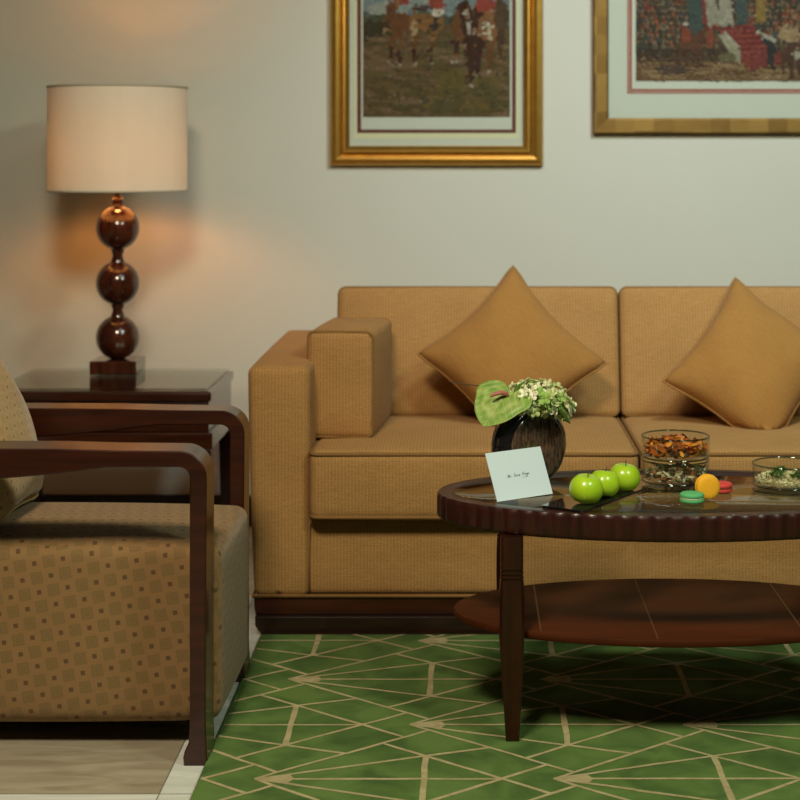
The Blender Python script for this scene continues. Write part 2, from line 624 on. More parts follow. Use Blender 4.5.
# ------------------------------------------------------------------ rug with its fan pattern
RUG_T = 0.010
def make_rug():
    x0, x1, y0, y1 = -0.520, 2.3, 1.35, 4.262
    body = quad_box(x0, x1, y0, y1, FLOOR_Z, FLOOR_Z + RUG_T, 0.004, 2)
    V, F = body
    V = [Vector(v) for v in V]
    F = list(F)
    fm = [0] * len(F)
    P, Q = 0.576, 0.621
    ax0, ay0 = -0.4097, 3.893
    segs = [((0, 0), (.3277, .2766)), ((0, 0), (.3277, -.2766)), ((0, 0), (.475, 0)),
            ((0, 0), (.4513, .172)), ((0, 0), (.4513, -.172)),
            ((.235, .1985), (.475, 0)), ((.235, -.1985), (.475, 0)),
            ((.475, 0), (.566, .0756)), ((.475, 0), (.566, -.0756))]
    bars = [((.325, -.124), (.325, .124))]
    # wedge where the rays meet
    wedge = [(-.004, 0), (.030, .026), (.066, .040), (.075, 0), (.066, -.040), (.030, -.026)]
    ins = 0.006
    X0, X1, Y0, Y1 = x0 + ins, x1 - ins, y0 + ins, y1 - ins
    def clip(poly):
        for (n, d) in (((1, 0), X0), ((-1, 0), -X1), ((0, 1), Y0), ((0, -1), -Y1)):
            out = []
            for i in range(len(poly)):
                a, b = poly[i], poly[(i + 1) % len(poly)]
                da = a[0] * n[0] + a[1] * n[1] - d
                db = b[0] * n[0] + b[1] * n[1] - d
                if da >= 0:
                    out.append(a)
                if da * db < 0:
                    t = da / (da - db)
                    out.append((a[0] + (b[0] - a[0]) * t, a[1] + (b[1] - a[1]) * t))
            poly = out
            if len(poly) < 3:
                return None
        return poly
    rng = random.Random(4)
    lvl = [0]
    def add(poly):
        poly = clip(poly)
        if not poly:
            return
        lvl[0] = (lvl[0] + 1) % 97
        z = FLOOR_Z + RUG_T + 0.0004 + lvl[0] * 0.000006
        k = len(V)
        V.extend(Vector((p[0], p[1], z)) for p in poly)
        F.append(list(range(k, k + len(poly))))
        fm.append(1)
    def strip(a, b, w):
        a, b = Vector(a), Vector(b)
        t = (b - a).normalized()
        n = Vector((-t.y, t.x))
        k = max(2, int((b - a).length / 0.05))
        L, Rr = [], []
        for i in range(k + 1):
            p = a.lerp(b, i / k) + n * rng.uniform(-.0012, .0012)
            ww = w * rng.uniform(.85, 1.15) / 2
            L.append(p + n * ww)
            Rr.append(p - n * ww)
        for i in range(k):
            add([tuple(Rr[i]), tuple(Rr[i + 1]), tuple(L[i + 1]), tuple(L[i])])
    for r in range(-10, 5):
        for c in range(-3, 7):
            cx = ax0 + c * P + (P / 2 if r % 2 else 0)
            cy = ay0 + r * Q / 2
            for a, b in segs:
                strip((cx + a[0], cy + a[1]), (cx + b[0], cy + b[1]), 0.0085)
            for a, b in bars:
                strip((cx + a[0], cy + a[1]), (cx + b[0], cy + b[1]), 0.0125)
            add([(cx + a, cy + b * 0.5) for a, b in wedge])
    return (V, F), fm

def rug_mat(name, a, b_, scale):
    m, nt, b = new_mat(name)
    b.inputs['Roughness'].default_value = 0.95
    b.inputs['Specular IOR Level'].default_value = 0.1
    b.inputs['Sheen Weight'].default_value = 0.05
    b.inputs['Sheen Roughness'].default_value = 0.4
    tc = nd(nt, 'ShaderNodeTexCoord')
    no = nd(nt, 'ShaderNodeTexNoise')
    no.inputs['Scale'].default_value = scale
    no.inputs['Detail'].default_value = 6
    no.inputs['Distortion'].default_value = 0.6
    lk(nt, tc.outputs['Object'], no.inputs['Vector'])
    cr = nd(nt, 'ShaderNodeValToRGB')
    cr.color_ramp.elements[0].position = 0.34
    cr.color_ramp.elements[0].color = (*a, 1)
    cr.color_ramp.elements[1].position = 0.62
    cr.color_ramp.elements[1].color = (*b_, 1)
    lk(nt, no.outputs['Fac'], cr.inputs[0])
    lk(nt, cr.outputs[0], b.inputs['Base Color'])
    fi = nd(nt, 'ShaderNodeTexNoise')
    fi.inputs['Scale'].default_value = 500
    lk(nt, tc.outputs['Object'], fi.inputs['Vector'])
    bp = nd(nt, 'ShaderNodeBump')
    bp.inputs['Strength'].default_value = 0.5
    bp.inputs['Distance'].default_value = 0.003
    lk(nt, fi.outputs['Fac'], bp.inputs['Height'])
    lk(nt, bp.outputs[0], b.inputs['Normal'])
    return m
M_RUG = rug_mat('green_pile', (0.054, 0.104, 0.026), (0.106, 0.180, 0.046), 9)
M_RUGL = rug_mat('beige_pile', (0.32, 0.27, 0.14), (0.42, 0.36, 0.20), 30)
vf, fm = make_rug()
rug = build('rug', vf, None, mats=[M_RUG, M_RUGL], fmat=fm, smooth=False)
tag(rug, 'green pile rug with beige geometric fan lines under the oval coffee table', 'rug')

# ------------------------------------------------------------------ sofa
SX = 0.433
sofa = thing('sofa', 'long tan ribbed fabric sofa with dark wood plinth against the wall', 'sofa', (SX, 4.30, 0))
def s_(x, y, z):
    return (x - SX, y - 4.30, z)

def sofa_arm(sgn):
    # outer face leans in slightly towards the floor, the top outer edge is softly rounded
    V, F = rbox(0.158, 0.90, 0.585, 0.022, 4, 8, (0.004, 0.003, 0.006))
    for v in V:
        t = (v.z + 0.2925) / 0.585
        if v.x * sgn > 0:
            v.x -= sgn * 0.016 * max(0.0, 1 - t) ** 1.3
        # gentle slope of the top towards the back
    return V, F
for sgn, xc in ((-1, -0.480), (1, 2 * SX + 0.480)):
    o = build('arm', sofa_arm(sgn), M_SOFA, sofa, s_(xc, 4.752, 0.3725), uv=True)
    W, H = 0.150, 0.578
    loop = [(p[0], 0, p[1]) for p in densify(round_rect(W, H, 0.02), 0.03)]
# front rail and seat deck
build('front_rail', rbox(1.69, 0.80, 0.20, 0.018, 3, 10, (0, 0.004, 0)), M_SOFA, sofa, s_(SX, 4.716, 0.182), uv=True)
build('back_frame', rbox(1.70, 0.20, 0.56, 0.025, 3, 6), M_SOFA, sofa, s_(SX, 5.100, 0.362), uv=True)
build('welt', tube([s_(-0.545, 5.19, 0.084), s_(-0.545, 4.302, 0.084), s_(2 * SX + 0.545, 4.302, 0.084), s_(2 * SX + 0.545, 5.19, 0.084)], 0.005, 8), M_SOFAP, sofa)
for k in (-1, 1):
    xx = SX + k * (SX + 0.401)
    build('seam', tube([s_(xx, 4.299, 0.28), s_(xx + k * 0.002, 4.2985, 0.18), s_(xx + k * .001, 4.2995, 0.09)], 0.0018, 6), M_SOFAP, sofa)
# wood plinth with feet that flare down to the floor
def bowed(w, z0, z1, tuck):
    L = [(-w, z1), (-w, z1 * .55 + z0 * .45), (-w + tuck * .4, z1 * .25 + z0 * .75), (-w + tuck, z0)]
    return L + [(-x, z) for x, z in reversed(L)]
build('plinth', prism(bowed(0.975, 0.036, 0.082, 0.004), 0.004, 0.05, .003), M_WOODX, sofa, smooth=False)
build('plinth', prism(bowed(0.971, 0.0362, 0.081, 0.004), 0.06, 0.88, .003), M_WOODX, sofa, smooth=False)
build('foot_shade_board', prism(bowed(0.970, FLOOR_Z, 0.0358, 0.020), -0.016, 0.05, .002), M_BASEB, sofa, smooth=False)  # curved foot ends; between them the shade under the sofa is a dark board
build('foot_shade_board', prism(bowed(0.960, FLOOR_Z, 0.0358, 0.020), 0.80, 0.86, .002), M_BASEB, sofa, smooth=False)

def piping_xy(w, d, r, z, rad, step=0.03, bz=0.0):
    P = densify(round_rect(w, d, r), step)
    return tube([(p.x, p.y, z + bz * (1 - (2 * p.x / w) ** 2) * 0.0) for p in P], rad, 7, True)

def seat_cushion(xc):
    w, d, h = 0.828, 0.62, 0.174
    o = build('seat_cushion', rbox(w, d, h, 0.024, 4, 10, (0.002, 0.006, 0.012)), M_SOFA, sofa, s_(xc, 4.265 + d / 2, 0.282 + h / 2), uv=True)
    for sg in (1, -1):
        build('piping', piping_xy(w - 0.006, d - 0.004, 0.022, sg * (h / 2 - 0.008), 0.0052), M_SOFAP, o)
for xc in (SX - 0.418, SX + 0.418):
    seat_cushion(xc)

def back_cushion(xc):
    w, d, h = 0.804, 0.17, 0.372
    lean = R(-13)
    o = build('back_cushion', rbox(w, d, h, 0.02, 4, 10, (0.002, 0.018, 0.004)), M_SOFA, sofa, s_(xc, 4.935, 0.452 + h / 2 - 0.016), (lean, 0, 0), uv=True)
    P = densify(round_rect(w - 0.008, h - 0.008, 0.018), 0.03)
    ys = -d / 2 + 0.010
    for sg in (1, -1):
        build('piping', tube([(p.x, sg * ys, p.y) for p in P], 0.0055, 7, True), M_SOFAP, o)
for xc in (SX - 0.405, SX + 0.405):
    back_cushion(xc)

# bolster block cushion beside the left arm
bw, bd, bh = 0.172, 0.36, 0.278
bol = build('bolster_cushion', rbox(bw, bd, bh, 0.018, 4, 8, (0.010, 0.008, 0.008)), M_SOFA, None, (-0.318, 4.612, 0.462 + bh / 2), (0, 0, R(-5)), uv=True)
tag(bol, 'upright tan block-shaped cushion wedged against the left sofa arm', 'cushion')
P = densify(round_rect(bw - 0.004, bh - 0.004, 0.016), 0.02)
ys = bd / 2 - 0.006
rngw = random.Random(2)
for sg in (-1, 1):
    build('piping', tube([(p.x, sg * ys + rngw.uniform(-.0015, .0015), p.y) for p in P], 0.0045, 7, True), M_SOFAP, bol)

# ------------------------------------------------------------------ throw pillows
def pillow_grid(s, t, n, pinch=0.06, seed=0, plump=0.5):
    rng = random.Random(seed)
    ph = [rng.uniform(0, 6.28) for _ in range(6)]
    front, back = {}, {}
    V, F = [], []
    def pos(i, j, side):
        u, v = 2 * i / n - 1, 2 * j / n - 1
        x = u * s / 2 * (1 - pinch * (1 - v * v) * abs(u) ** 1.5)
        y = v * s / 2 * (1 - pinch * (1 - u * u) * abs(v) ** 1.5)
        # soften the corners
        rr = max(0, (abs(u) + abs(v) - 1.8)) 
        x *= 1 - 0.16 * rr
        y *= 1 - 0.16 * rr
        h = t / 2 * ((1 - u ** 2) * (1 - v ** 2)) ** plump
        w = 0.0035 * math.sin(7 * u + 3 * v + ph[0]) * math.sin(5 * v - 2 * u + ph[1]) * (1 - u * u * v * v)
        w += 0.003 * math.sin(16 * u * v + ph[2]) * (abs(u * v)) * (1 - max(abs(u), abs(v)))* 2
        return Vector((x, y, side * (h + (w if h > 0 else 0))))
    for i in range(n + 1):
        for j in range(n + 1):
            front[i, j] = len(V)
            V.append(pos(i, j, 1))
            if i in (0, n) or j in (0, n):
                back[i, j] = front[i, j]
            else:
                back[i, j] = len(V)
                V.append(pos(i, j, -1))
    for i in range(n):
        for j in range(n):
            F.append([front[i, j], front[i + 1, j], front[i + 1, j + 1], front[i, j + 1]])
            F.append([back[i, j + 1], back[i + 1, j + 1], back[i + 1, j], back[i, j]])
    edge = [(i, 0) for i in range(n)] + [(n, j) for j in range(n)] + [(n - i, n) for i in range(n)] + [(0, n - j) for j in range(n)]
    loop = [V[front[e]].copy() for e in edge]
    return (V, F), loop

def throw_pillow(label, left, top, right, t, seat_z, seed, group=None, plump=0.5, pinch=0.06):
    L, T, Rt = Vector(left), Vector(top), Vector(right)
    e1, e2 = T - L, Rt - T
    c = (L + Rt) / 2
    n = e2.cross(e1).normalized()
    s1, s2 = e2.length, e1.length
    a, b = e2.normalized(), e1.normalized()
    (V, F), loop = pillow_grid(1.0, t, 30, pinch, seed, plump)
    def place(v):
        p = c + a * (v.x * s1) + b * (v.y * s2) - n * v.z
        if p.z < seat_z:                      # the lowest corner is crushed against the seat
            dz = seat_z - p.z
            p.z = seat_z + 0.0005 + 0.03 * min(1.0, max(0.0, v.z / (t / 2)))* min(1, dz / 0.05)
            p.y += dz * 0.25
        return p - c
    V2 = [place(v) for v in V]
    lp = [place(v) for v in loop]
    o = build('throw_pillow', (V2, F), M_PILLOW, None, c, smooth=True)
    me = o.data
    UL = me.uv_layers.new(name='UVMap')
    for p in me.polygons:
        for li in p.loop_indices:
            v = V[me.loops[li].vertex_index]
            UL.data[li].uv = (v.x * s1, v.y * s2)
    tag(o, label, 'pillow', group)
    build('piping', tube(lp, 0.0035, 6, True), M_PILP, o)
    return o
throw_pillow('plain mustard throw pillow on its corner, behind the vase of flowers',
             (-0.148, 4.69, 0.652), (0.128, 4.83, 0.893), (0.391, 4.69, 0.626), 0.18, 0.466, 3, pinch=0.15)
throw_pillow('plain mustard throw pillow slumped against the right back cushion of the sofa',
             (0.527, 4.66, 0.578), (0.760, 4.845, 0.858), (1.035, 4.70, 0.655), 0.18, 0.468, 8, pinch=0.13)

# ------------------------------------------------------------------ coffee table
TX, TY, TH = 0.440, 3.685, 0.472
TA, TB = 0.508, 0.266
ct = thing('coffee_table', 'oval dark wood coffee table with glass top, fluted rim and lower shelf', 'table', (TX, TY, 0))

def ellipse_pts(a, b, n):
    fine = [(a * math.cos(2 * PI * i / 4000), b * math.sin(2 * PI * i / 4000)) for i in range(4001)]
    acc = [0]
    for i in range(4000):
        acc.append(acc[-1] + math.hypot(fine[i + 1][0] - fine[i][0], fine[i + 1][1] - fine[i][1]))
    out, k = [], 0
    for i in range(n):
        t = acc[-1] * i / n
        while acc[k + 1] < t:
            k += 1
        x, y = fine[k]
        nx, ny = x / a ** 2, y / b ** 2
        l = math.hypot(nx, ny)
        out.append((x, y, nx / l, ny / l))
    return out

def rim():
    lobes, per = 72, 8
    E = ellipse_pts(TA, TB, lobes * per)
    prof = [(.036, .4630, 0), (.036, .4715, 0), (.034, .4725, 0), (.010, .4725, 0), (.004, .4715, .3), (.0015, .468, .8), (0, .463, 1), (0, .428, 1),
            (.002, .4215, .9), (.006, .419, .3), (.022, .419, 0), (.022, .455, 0)]
    V, F = [], []
    n, m = len(E), len(prof)
    for i, (x, y, nx, ny) in enumerate(E):
        sc = 0.0042 * (1 - abs(math.sin(PI * i / per)))
        for (ins, z, w) in prof:
            d = ins + sc * w
            V.append(Vector((x - nx * d, y - ny * d, z)))
    for i in range(n):
        for k in range(m):
            F.append([i * m + k, ((i + 1) % n) * m + k, ((i + 1) % n) * m + (k + 1) % m, i * m + (k + 1) % m])
    return V, F
build('rim', rim(), M_APRON, ct, sharp=R(40))

def ellipse_slab(ins, a, b, z0, z1, r, n=160):
    E = ellipse_pts(a, b, n)
    V, F = [], []
    prof = [(r, z0), (0.3 * r, z0 + 0.3 * r), (0, z0 + r), (0, z1 - r), (0.3 * r, z1 - 0.3 * r), (r, z1)]
    m = len(prof)
    for (x, y, nx, ny) in E:
        for (d, z) in prof:
            V.append(Vector((x - nx * (ins + d), y - ny * (ins + d), z)))
    for i in range(n):
        for k in range(m - 1):
            F.append([i * m + k, ((i + 1) % n) * m + k, ((i + 1) % n) * m + k + 1, i * m + k + 1])
    F.append([i * m + m - 1 for i in range(n)])
    F.append([i * m for i in range(n)][::-1])
    return V, F
build('glass_top', ellipse_slab(0.0365, TA, TB, 0.4640, 0.4720, 0.001), M_GLASS, ct, sharp=R(30))
build('shelf', ellipse_slab(0, 0.4715, 0.252, 0.2035, 0.2205, 0.005), M_SHELF, ct, sharp=R(30))
# veneer joints across the shelf
for x, b in ((-0.055, 0.245), (0.25, 0.205), (-0.29, 0.19)):
    build('shelf_inlay', quad_box(x - .0015, x + .0015, -b, b, 0.2204, 0.2209, 0.0001), M_WOODX, ct, smooth=False)

def table_leg(sx, sy):
    # square leg: straight block with three ring grooves, then a slim sabre taper
    st = [(.419, .026), (.352, .026), (.351, .0235), (.349, .0235), (.348, .0265), (.343, .0265), (.342, .0235), (.340, .0235), (.339, .0265),
          (.334, .0265), (.333, .0235), (.331, .0235), (.330, .027), (.30, .0285), (.24, .029), (.18, .0275), (.12, .024), (.06, .0195), (.002, .016), (.000, .016)]
    V, F = [], []
    c = 0.22
    for z, w in st:
        k = w * (1 - c)
        dx = (0.0285 - w) * 0.62 * -sx * (1 if z < .33 else 0)     # the taper is cut from the inner side
        for (px_, py_) in ((w, k), (k, w), (-k, w), (-w, k), (-w, -k), (-k, -w), (k, -w), (w, -k)):
            V.append(Vector((px_ * 0.88 + sx * (0.029 - w) * -0.1, py_ * 0.80, z)))
    m = 8
    for i in range(len(st) - 1):
        for k in range(m):
            F.append([i * m + k, i * m + (k + 1) % m, (i + 1) * m + (k + 1) % m, (i + 1) * m + k])
    F.append(list(range(m)))
    F.append([(len(st) - 1) * m + k for k in range(m)])
    return V, F
for sx in (-1, 1):
    for sy in (-1, 1):
        build('leg', table_leg(sx, sy), M_WOODZ, ct, (sx * 0.350, sy * 0.192, 0), smooth=False)

GT = 0.4725   # what stands on the glass stands here

# ------------------------------------------------------------------ things on the coffee table
# slate-black plate
def plate():
    P = round_rect(0.30, 0.098, 0.006, 3)
    n = len(P)
    V = [Vector((x, y, z)) for z, k in ((0, .99), (.0035, 1.0), (.005, .995)) for x, y in [(p[0] * k, p[1] * k) for p in P]]
    F = [[a * n + i, a * n + (i + 1) % n, (a + 1) * n + (i + 1) % n, (a + 1) * n + i] for a in range(2) for i in range(n)]
    F += [list(range(n))[::-1], [2 * n + i for i in range(n)]]
    return V, F
d_pl = Vector((.537, .843)).normalized()
pc = Vector((0.234, 3.457)) + d_pl * 0.145 + Vector((-d_pl.y, d_pl.x)) * 0.047
pl = build('plate', plate(), M_BLACK, None, (pc.x, pc.y, GT + 0.0003), (0, 0, math.atan2(d_pl.y, d_pl.x)), smooth=False)
tag(pl, 'narrow black rectangular plate under the green apples on the glass table', 'plate')

M_APPLE, nt, b = new_mat('green_apple_skin')
b.inputs['Roughness'].default_value = 0.28
b.inputs['Coat Weight'].default_value = 0.3
b.inputs['Subsurface Weight'].default_value = 0.15
b.inputs['Subsurface Radius'].default_value = (0.02, 0.02, 0.005)
b.inputs['Subsurface Scale'].default_value = 0.2
tc = nd(nt, 'ShaderNodeTexCoord')
no = nd(nt, 'ShaderNodeTexNoise')
no.inputs['Scale'].default_value = 28
lk(nt, tc.outputs['Object'], no.inputs['Vector'])
lk(nt, mixc(nt, no.outputs['Fac'], (0.30, 0.52, 0.010), (0.47, 0.68, 0.025)), b.inputs['Base Color'])
M_STEM = plain('stem_brown', (0.10, 0.055, 0.02), 0.8, var=0.3)

def apple_mesh(r, seed):
    rng = random.Random(seed)
    prof = []
    N = 26
    for i in range(N + 1):
        t = PI * i / N
        rr = r * math.sin(t) * (1 + 0.06 * math.cos(t))
        z = -r * 0.93 * math.cos(t)
        top = math.exp(-((PI - t) / 0.42) ** 2)
        bot = math.exp(-(t / 0.36) ** 2)
        z += -top * r * 0.30 + bot * r * 0.18
        prof.append((max(rr, 0), z))
    V, F = lathe(prof, 36)
    zmin = min(v.z for v in V)
    for v in V:
        an = math.atan2(v.y, v.x)
        k = 1 + 0.018 * math.cos(5 * an + rng.random()) * (0.5 - 0.5 * v.z / r)
        v.x *= k
        v.y *= k
    return [Vector((v.x, v.y, v.z - zmin)) for v in V], F
def apple(label, x, y, r, seed, tilt):
    t = thing('apple', label, 'apple', (x, y, GT + 0.0056), random.Random(seed).uniform(0, 6), 'green apples on the black plate')
    M = Matrix.Translation((0, 0, r)) @ Matrix.Rotation(tilt, 4, 'X') @ Matrix.Translation((0, 0, -r))
    vf = xf(apple_mesh(r, seed), M)
    zm = min(v.z for v in vf[0])
    vf = move(vf, (0, 0, -zm))
    build('flesh', vf, M_APPLE, t)
    h = r * 1.42
    st = xf(tube([(0, 0, h - 0.006), (0.001, 0, h + .004), (0.003, 0.001, h + .013)], [.0012, .001, .0014], 6), M)
    build('stem', move(st, (0, 0, -zm)), M_STEM, t)
apple('green apple nearest the white card, front of the three on the black plate', 0.2465, 3.530, 0.0355, 1, 0.12)
apple('middle green apple of the three, half hidden by the front apple', 0.289, 3.597, 0.0335, 2, -0.15)
apple('rearmost green apple, nearest the stacked glass bowls', 0.338, 3.664, 0.0345, 3, 0.1)

# macarons
def macaron(label, col, fill, loc, rot=(0, 0, 0), r=0.0255):
    t = thing('macaron', label, 'macaron', loc, 0, 'coloured macarons on the glass table')
    t.rotation_euler = rot
    m1 = plain('macaron_shell', col, 0.55, spec=0.3, var=0.06, scale=200, bump=0.06)
    m2 = plain('macaron_filling', fill, 0.6, var=0.05)
    up = [(0, .0092), (r * .55, .0089), (r * .85, .0074), (r * .97, .0050), (r, .0030), (r * .985, .0024), (r * 1.02, .0014), (r * .99, 0.0), (r * .9, 0), (0, 0)]
    n = 40
    def ruffle(vf):
        for v in vf[0]:
            if abs(v.z) < .0027:
                a = math.atan2(v.y, v.x)
                k = 1 + 0.012 * math.sin(a * 23) + 0.01 * math.sin(a * 11 + 1)
                v.x *= k
                v.y *= k
        return vf
    top = ruffle(lathe(up, n))
    bot = ruffle(lathe([(a, -z) for a, z in up], n))
    o = build('shell', move(top, (0, 0, .0142)), m1, t)
    build('shell', move(bot, (0, 0, .0092)), m1, t)
    f = build('filling', move(lathe([(0, 0), (r * .93, 0), (r * .95, .0025), (r * .93, .0050), (0, .0050)], n), (0, 0, .0092)), m2, t)
    f['label'] = 'pale filling between the shells'
    return t
macaron('green macaron lying flat at the front of the glass tabletop', (0.10, 0.42, 0.16), (0.60, 0.66, 0.45), (0.468, 3.552, GT + .0006))
macaron('red macaron lying flat behind the upright orange one', (0.62, 0.060, 0.050), (0.30, 0.06, 0.03), (0.5445, 3.662, GT + .0006))
r_m = 0.0262
om = macaron('orange yellow macaron standing on edge and leaning on the red one', (0.86, 0.42, 0.020), (0.75, 0.45, 0.10),
             (0.502, 3.596, GT + .0272), (R(86), 0, R(14)), r_m)

# glass bowls
def bowl_vf(r, h, t=0.0032):
    prof = [(0, 0.0), (r * .80, 0.0), (r * .93, .0022), (r * .985, .007), (r, .014), (r, h - .002), (r - .0008, h), (r - t + .0008, h), (r - t, h - .002),
            (r - t, .016), (r * .93 - t, .0085), (r * .8, .0065), (0, .0062)]
    return lathe(prof, 64)
BR, BH = 0.0757, 0.0505
M_RIM = glassy('bowl_rim_glass', (0.55, 0.62, 0.58), f0=0.14)
def bowl(label, x, y, z):
    t = thing('glass_bowl', label, 'bowl', (x, y, z), 0, 'round clear glass bowls on the coffee table')
    build('body', bowl_vf(BR, BH), M_BOWL, t)
    n = 64
    build('rim', tube([((BR - .0016) * math.cos(2 * PI * i / n), (BR - .0016) * math.sin(2 * PI * i / n), BH - .0005) for i in range(n)], .0021, 8, True), M_RIM, t)
    build('base_edge', tube([((BR - .003) * math.cos(2 * PI * i / n), (BR - .003) * math.sin(2 * PI * i / n), .0047) for i in range(n)], .0022, 8, True), M_RIM, t)
    return t
B1 = (0.461, 3.785)
bowl('lower glass bowl of the stack, filled with pale nuts and leaves', B1[0], B1[1], GT + .0003)
bowl('upper glass bowl of the stack, filled with orange dried flowers', B1[0] + .001, B1[1], GT + .0003 + BH + .0022)
B2 = (0.7005, 3.735)
bowl('single glass bowl at the right edge holding pale seeds and green sprigs', B2[0], B2[1], GT + .0003)

def ico_lump(c, r, rng, sq=(1, 1, 1), jag=0.2):
    M = Matrix.Rotation(rng.uniform(0, 6.28), 4, 'Z') @ Matrix.Rotation(rng.uniform(0, 6.28), 4, 'X')
    g = (1 + 5 ** .5) / 2
    vs = [(-1, g, 0), (1, g, 0), (-1, -g, 0), (1, -g, 0), (0, -1, g), (0, 1, g), (0, -1, -g), (0, 1, -g), (g, 0, -1), (g, 0, 1), (-g, 0, -1), (-g, 0, 1)]
    fs = [(0, 11, 5), (0, 5, 1), (0, 1, 7), (0, 7, 10), (0, 10, 11), (1, 5, 9), (5, 11, 4), (11, 10, 2), (10, 7, 6), (7, 1, 8), (3, 9, 4), (3, 4, 2), (3, 2, 6), (3, 6, 8), (3, 8, 9), (4, 9, 5), (2, 4, 11), (6, 2, 10), (8, 6, 7), (9, 8, 1)]
    V = []
    for v in vs:
        p = Vector(v).normalized() * r * rng.uniform(1 - jag, 1 + jag)
        p = Vector((p.x * sq[0], p.y * sq[1], p.z * sq[2]))
        V.append(Vector(c) + M @ p)
    return V, [list(f) for f in fs]

def petal(c, L, W, rng, curl=0.5, up=0.5):
    """A small curled dried petal or leaf with real thickness."""
    M = Matrix.Rotation(rng.uniform(0, 6.28), 4, 'Z') @ Matrix.Rotation(rng.uniform(-up, up) * 1.6, 4, 'Y') @ Matrix.Rotation(rng.uniform(-.8, .8), 4, 'X')
    V, F = [], []
    ws = [0.15, .75, 1.0, .8, .12]
    for s in (0, 1):
        for i, w in enumerate(ws):
            t = i / 4 - .5
            for k in (-1, 0, 1):
                z = curl * L * (0.6 * t * t * 2 + (abs(k) * .25) * w) + s * 0.0007
                V.append(Vector(c) + M @ Vector((t * L, k * W / 2 * w, z)))
    for s in (0, 1):
        o = s * 15
        for i in range(4):
            for k in range(2):
                q = [o + i * 3 + k, o + i * 3 + k + 1, o + i * 3 + k + 4, o + i * 3 + k + 3]
                F.append(q if s else q[::-1])
    rimi = [0, 3, 6, 9, 12, 13, 14, 11, 8, 5, 2, 1]
    for a in range(12):
        b = (a + 1) % 12
        F.append([rimi[a], rimi[b], rimi[b] + 15, rimi[a] + 15])
    return V, F

M_DRY = attr_mat('dried_flowers', 0.6)
def heap(name, label, cat, loc, n, rad, z0, z1, cols, make, seed):
    rng = random.Random(seed)
    parts, tone = [], []
    for i in range(n):
        a, q = rng.uniform(0, 2 * PI), math.sqrt(rng.random())
        p = (math.cos(a) * q * rad, math.sin(a) * q * rad, z0 + (z1 - z0) * rng.random() * (1.1 - 0.35 * q))
        vf = make(p, rng)
        c = rng.choice(cols)
        k = rng.uniform(.75, 1.2)
        tone += [tuple(min(1, v * k) for v in c)] * len(vf[1])
        parts.append(vf)
    vf = join(*parts)
    # keep every piece inside its bowl
    for v in vf[0]:
        l = math.hypot(v.x, v.y)
        lim = BR - .0048
        if v.z < .018:
            lim -= (.018 - v.z) * 0.55
        if l > lim:
            v.x *= lim / l
            v.y *= lim / l
        v.z = max(v.z, .0072)
        v.z = min(v.z, BH - .0035)
    o = build(name, vf, M_DRY, None, loc, tone=tone, smooth=False)
    return tag(o, label, cat, kind='stuff')
zb = GT + .0003
heap('dried_flower_mix', 'crumpled orange and brown dried flowers filling the upper stacked glass bowl', 'potpourri', (B1[0] + .001, B1[1], zb + BH + .0022), 190, .070, .008, .040,
     [(.55, .17, .015), (.48, .12, .012), (.62, .26, .02), (.30, .075, .012), (.16, .035, .012), (.55, .20, .05)],
     lambda p, g: petal(p, g.uniform(.018, .032), g.uniform(.012, .02), g, g.uniform(.3, .8)), 5)
heap('nut_and_leaf_mix', 'pale nuts, seeds and dry leaves filling the lower stacked glass bowl', 'potpourri', (B1[0], B1[1], zb), 190, .070, .008, .038,
     [(.62, .54, .30), (.34, .29, .12), (.18, .20, .08), (.40, .17, .06), (.28, .13, .05), (.72, .68, .48)],
     lambda p, g: petal(p, g.uniform(.014, .024), g.uniform(.009, .014), g, g.uniform(.1, .5)) if g.random() < .6 else ico_lump(p, g.uniform(.004, .007), g, (1, .8, .7)), 6)
heap('seed_bed', 'pale cream seeds covering the floor of the single glass bowl', 'seeds', (B2[0], B2[1], zb), 1700, .071, .008, .025,
     [(.82, .74, .42), (.88, .82, .54), (.74, .64, .34), (.55, .44, .20)],
     lambda p, g: ico_lump(p, g.uniform(.0022, .0032), g, (1, .75, .7), .08), 7)
# green sprigs on the seeds
M_HERB = attr_mat('herb_green', 0.6)
for i, (dx, dy, rr, lab) in enumerate(((-.027, -.028, .018, 'leftmost dark green herb sprig on the seeds in the single glass bowl'),
                                       (.018, -.034, .018, 'dark green herb sprig at the right edge of the photo, on pale seeds'),
                                       (-.010, .022, .016, 'green herb sprig at the back of the seeds, between the two front ones'))):
    rng = random.Random(20 + i)
    parts, tone = [], []
    for k in range(70):
        v = Vector((rng.gauss(0, 1), rng.gauss(0, 1), abs(rng.gauss(0, 1)))).normalized() * rr * rng.uniform(.45, 1)
        vf = petal((v.x, v.y, v.z * .85 + .004), rng.uniform(.007, .012), rng.uniform(.003, .005), rng, .4)
        parts.append(vf)
        c = rng.choice(((.05, .13, .015), (.08, .18, .02), (.03, .08, .012), (.16, .22, .05)))
        tone += [c] * len(vf[1])
    vf = join(*parts)
    zm = min(v.z for v in vf[0])
    o = build('herb_sprig', move(vf, (0, 0, -zm)), M_HERB, None, (B2[0] + dx, B2[1] + dy, zb + .0235), tone=tone, smooth=False)
    tag(o, lab, 'herb', 'herb sprigs in the single glass bowl')
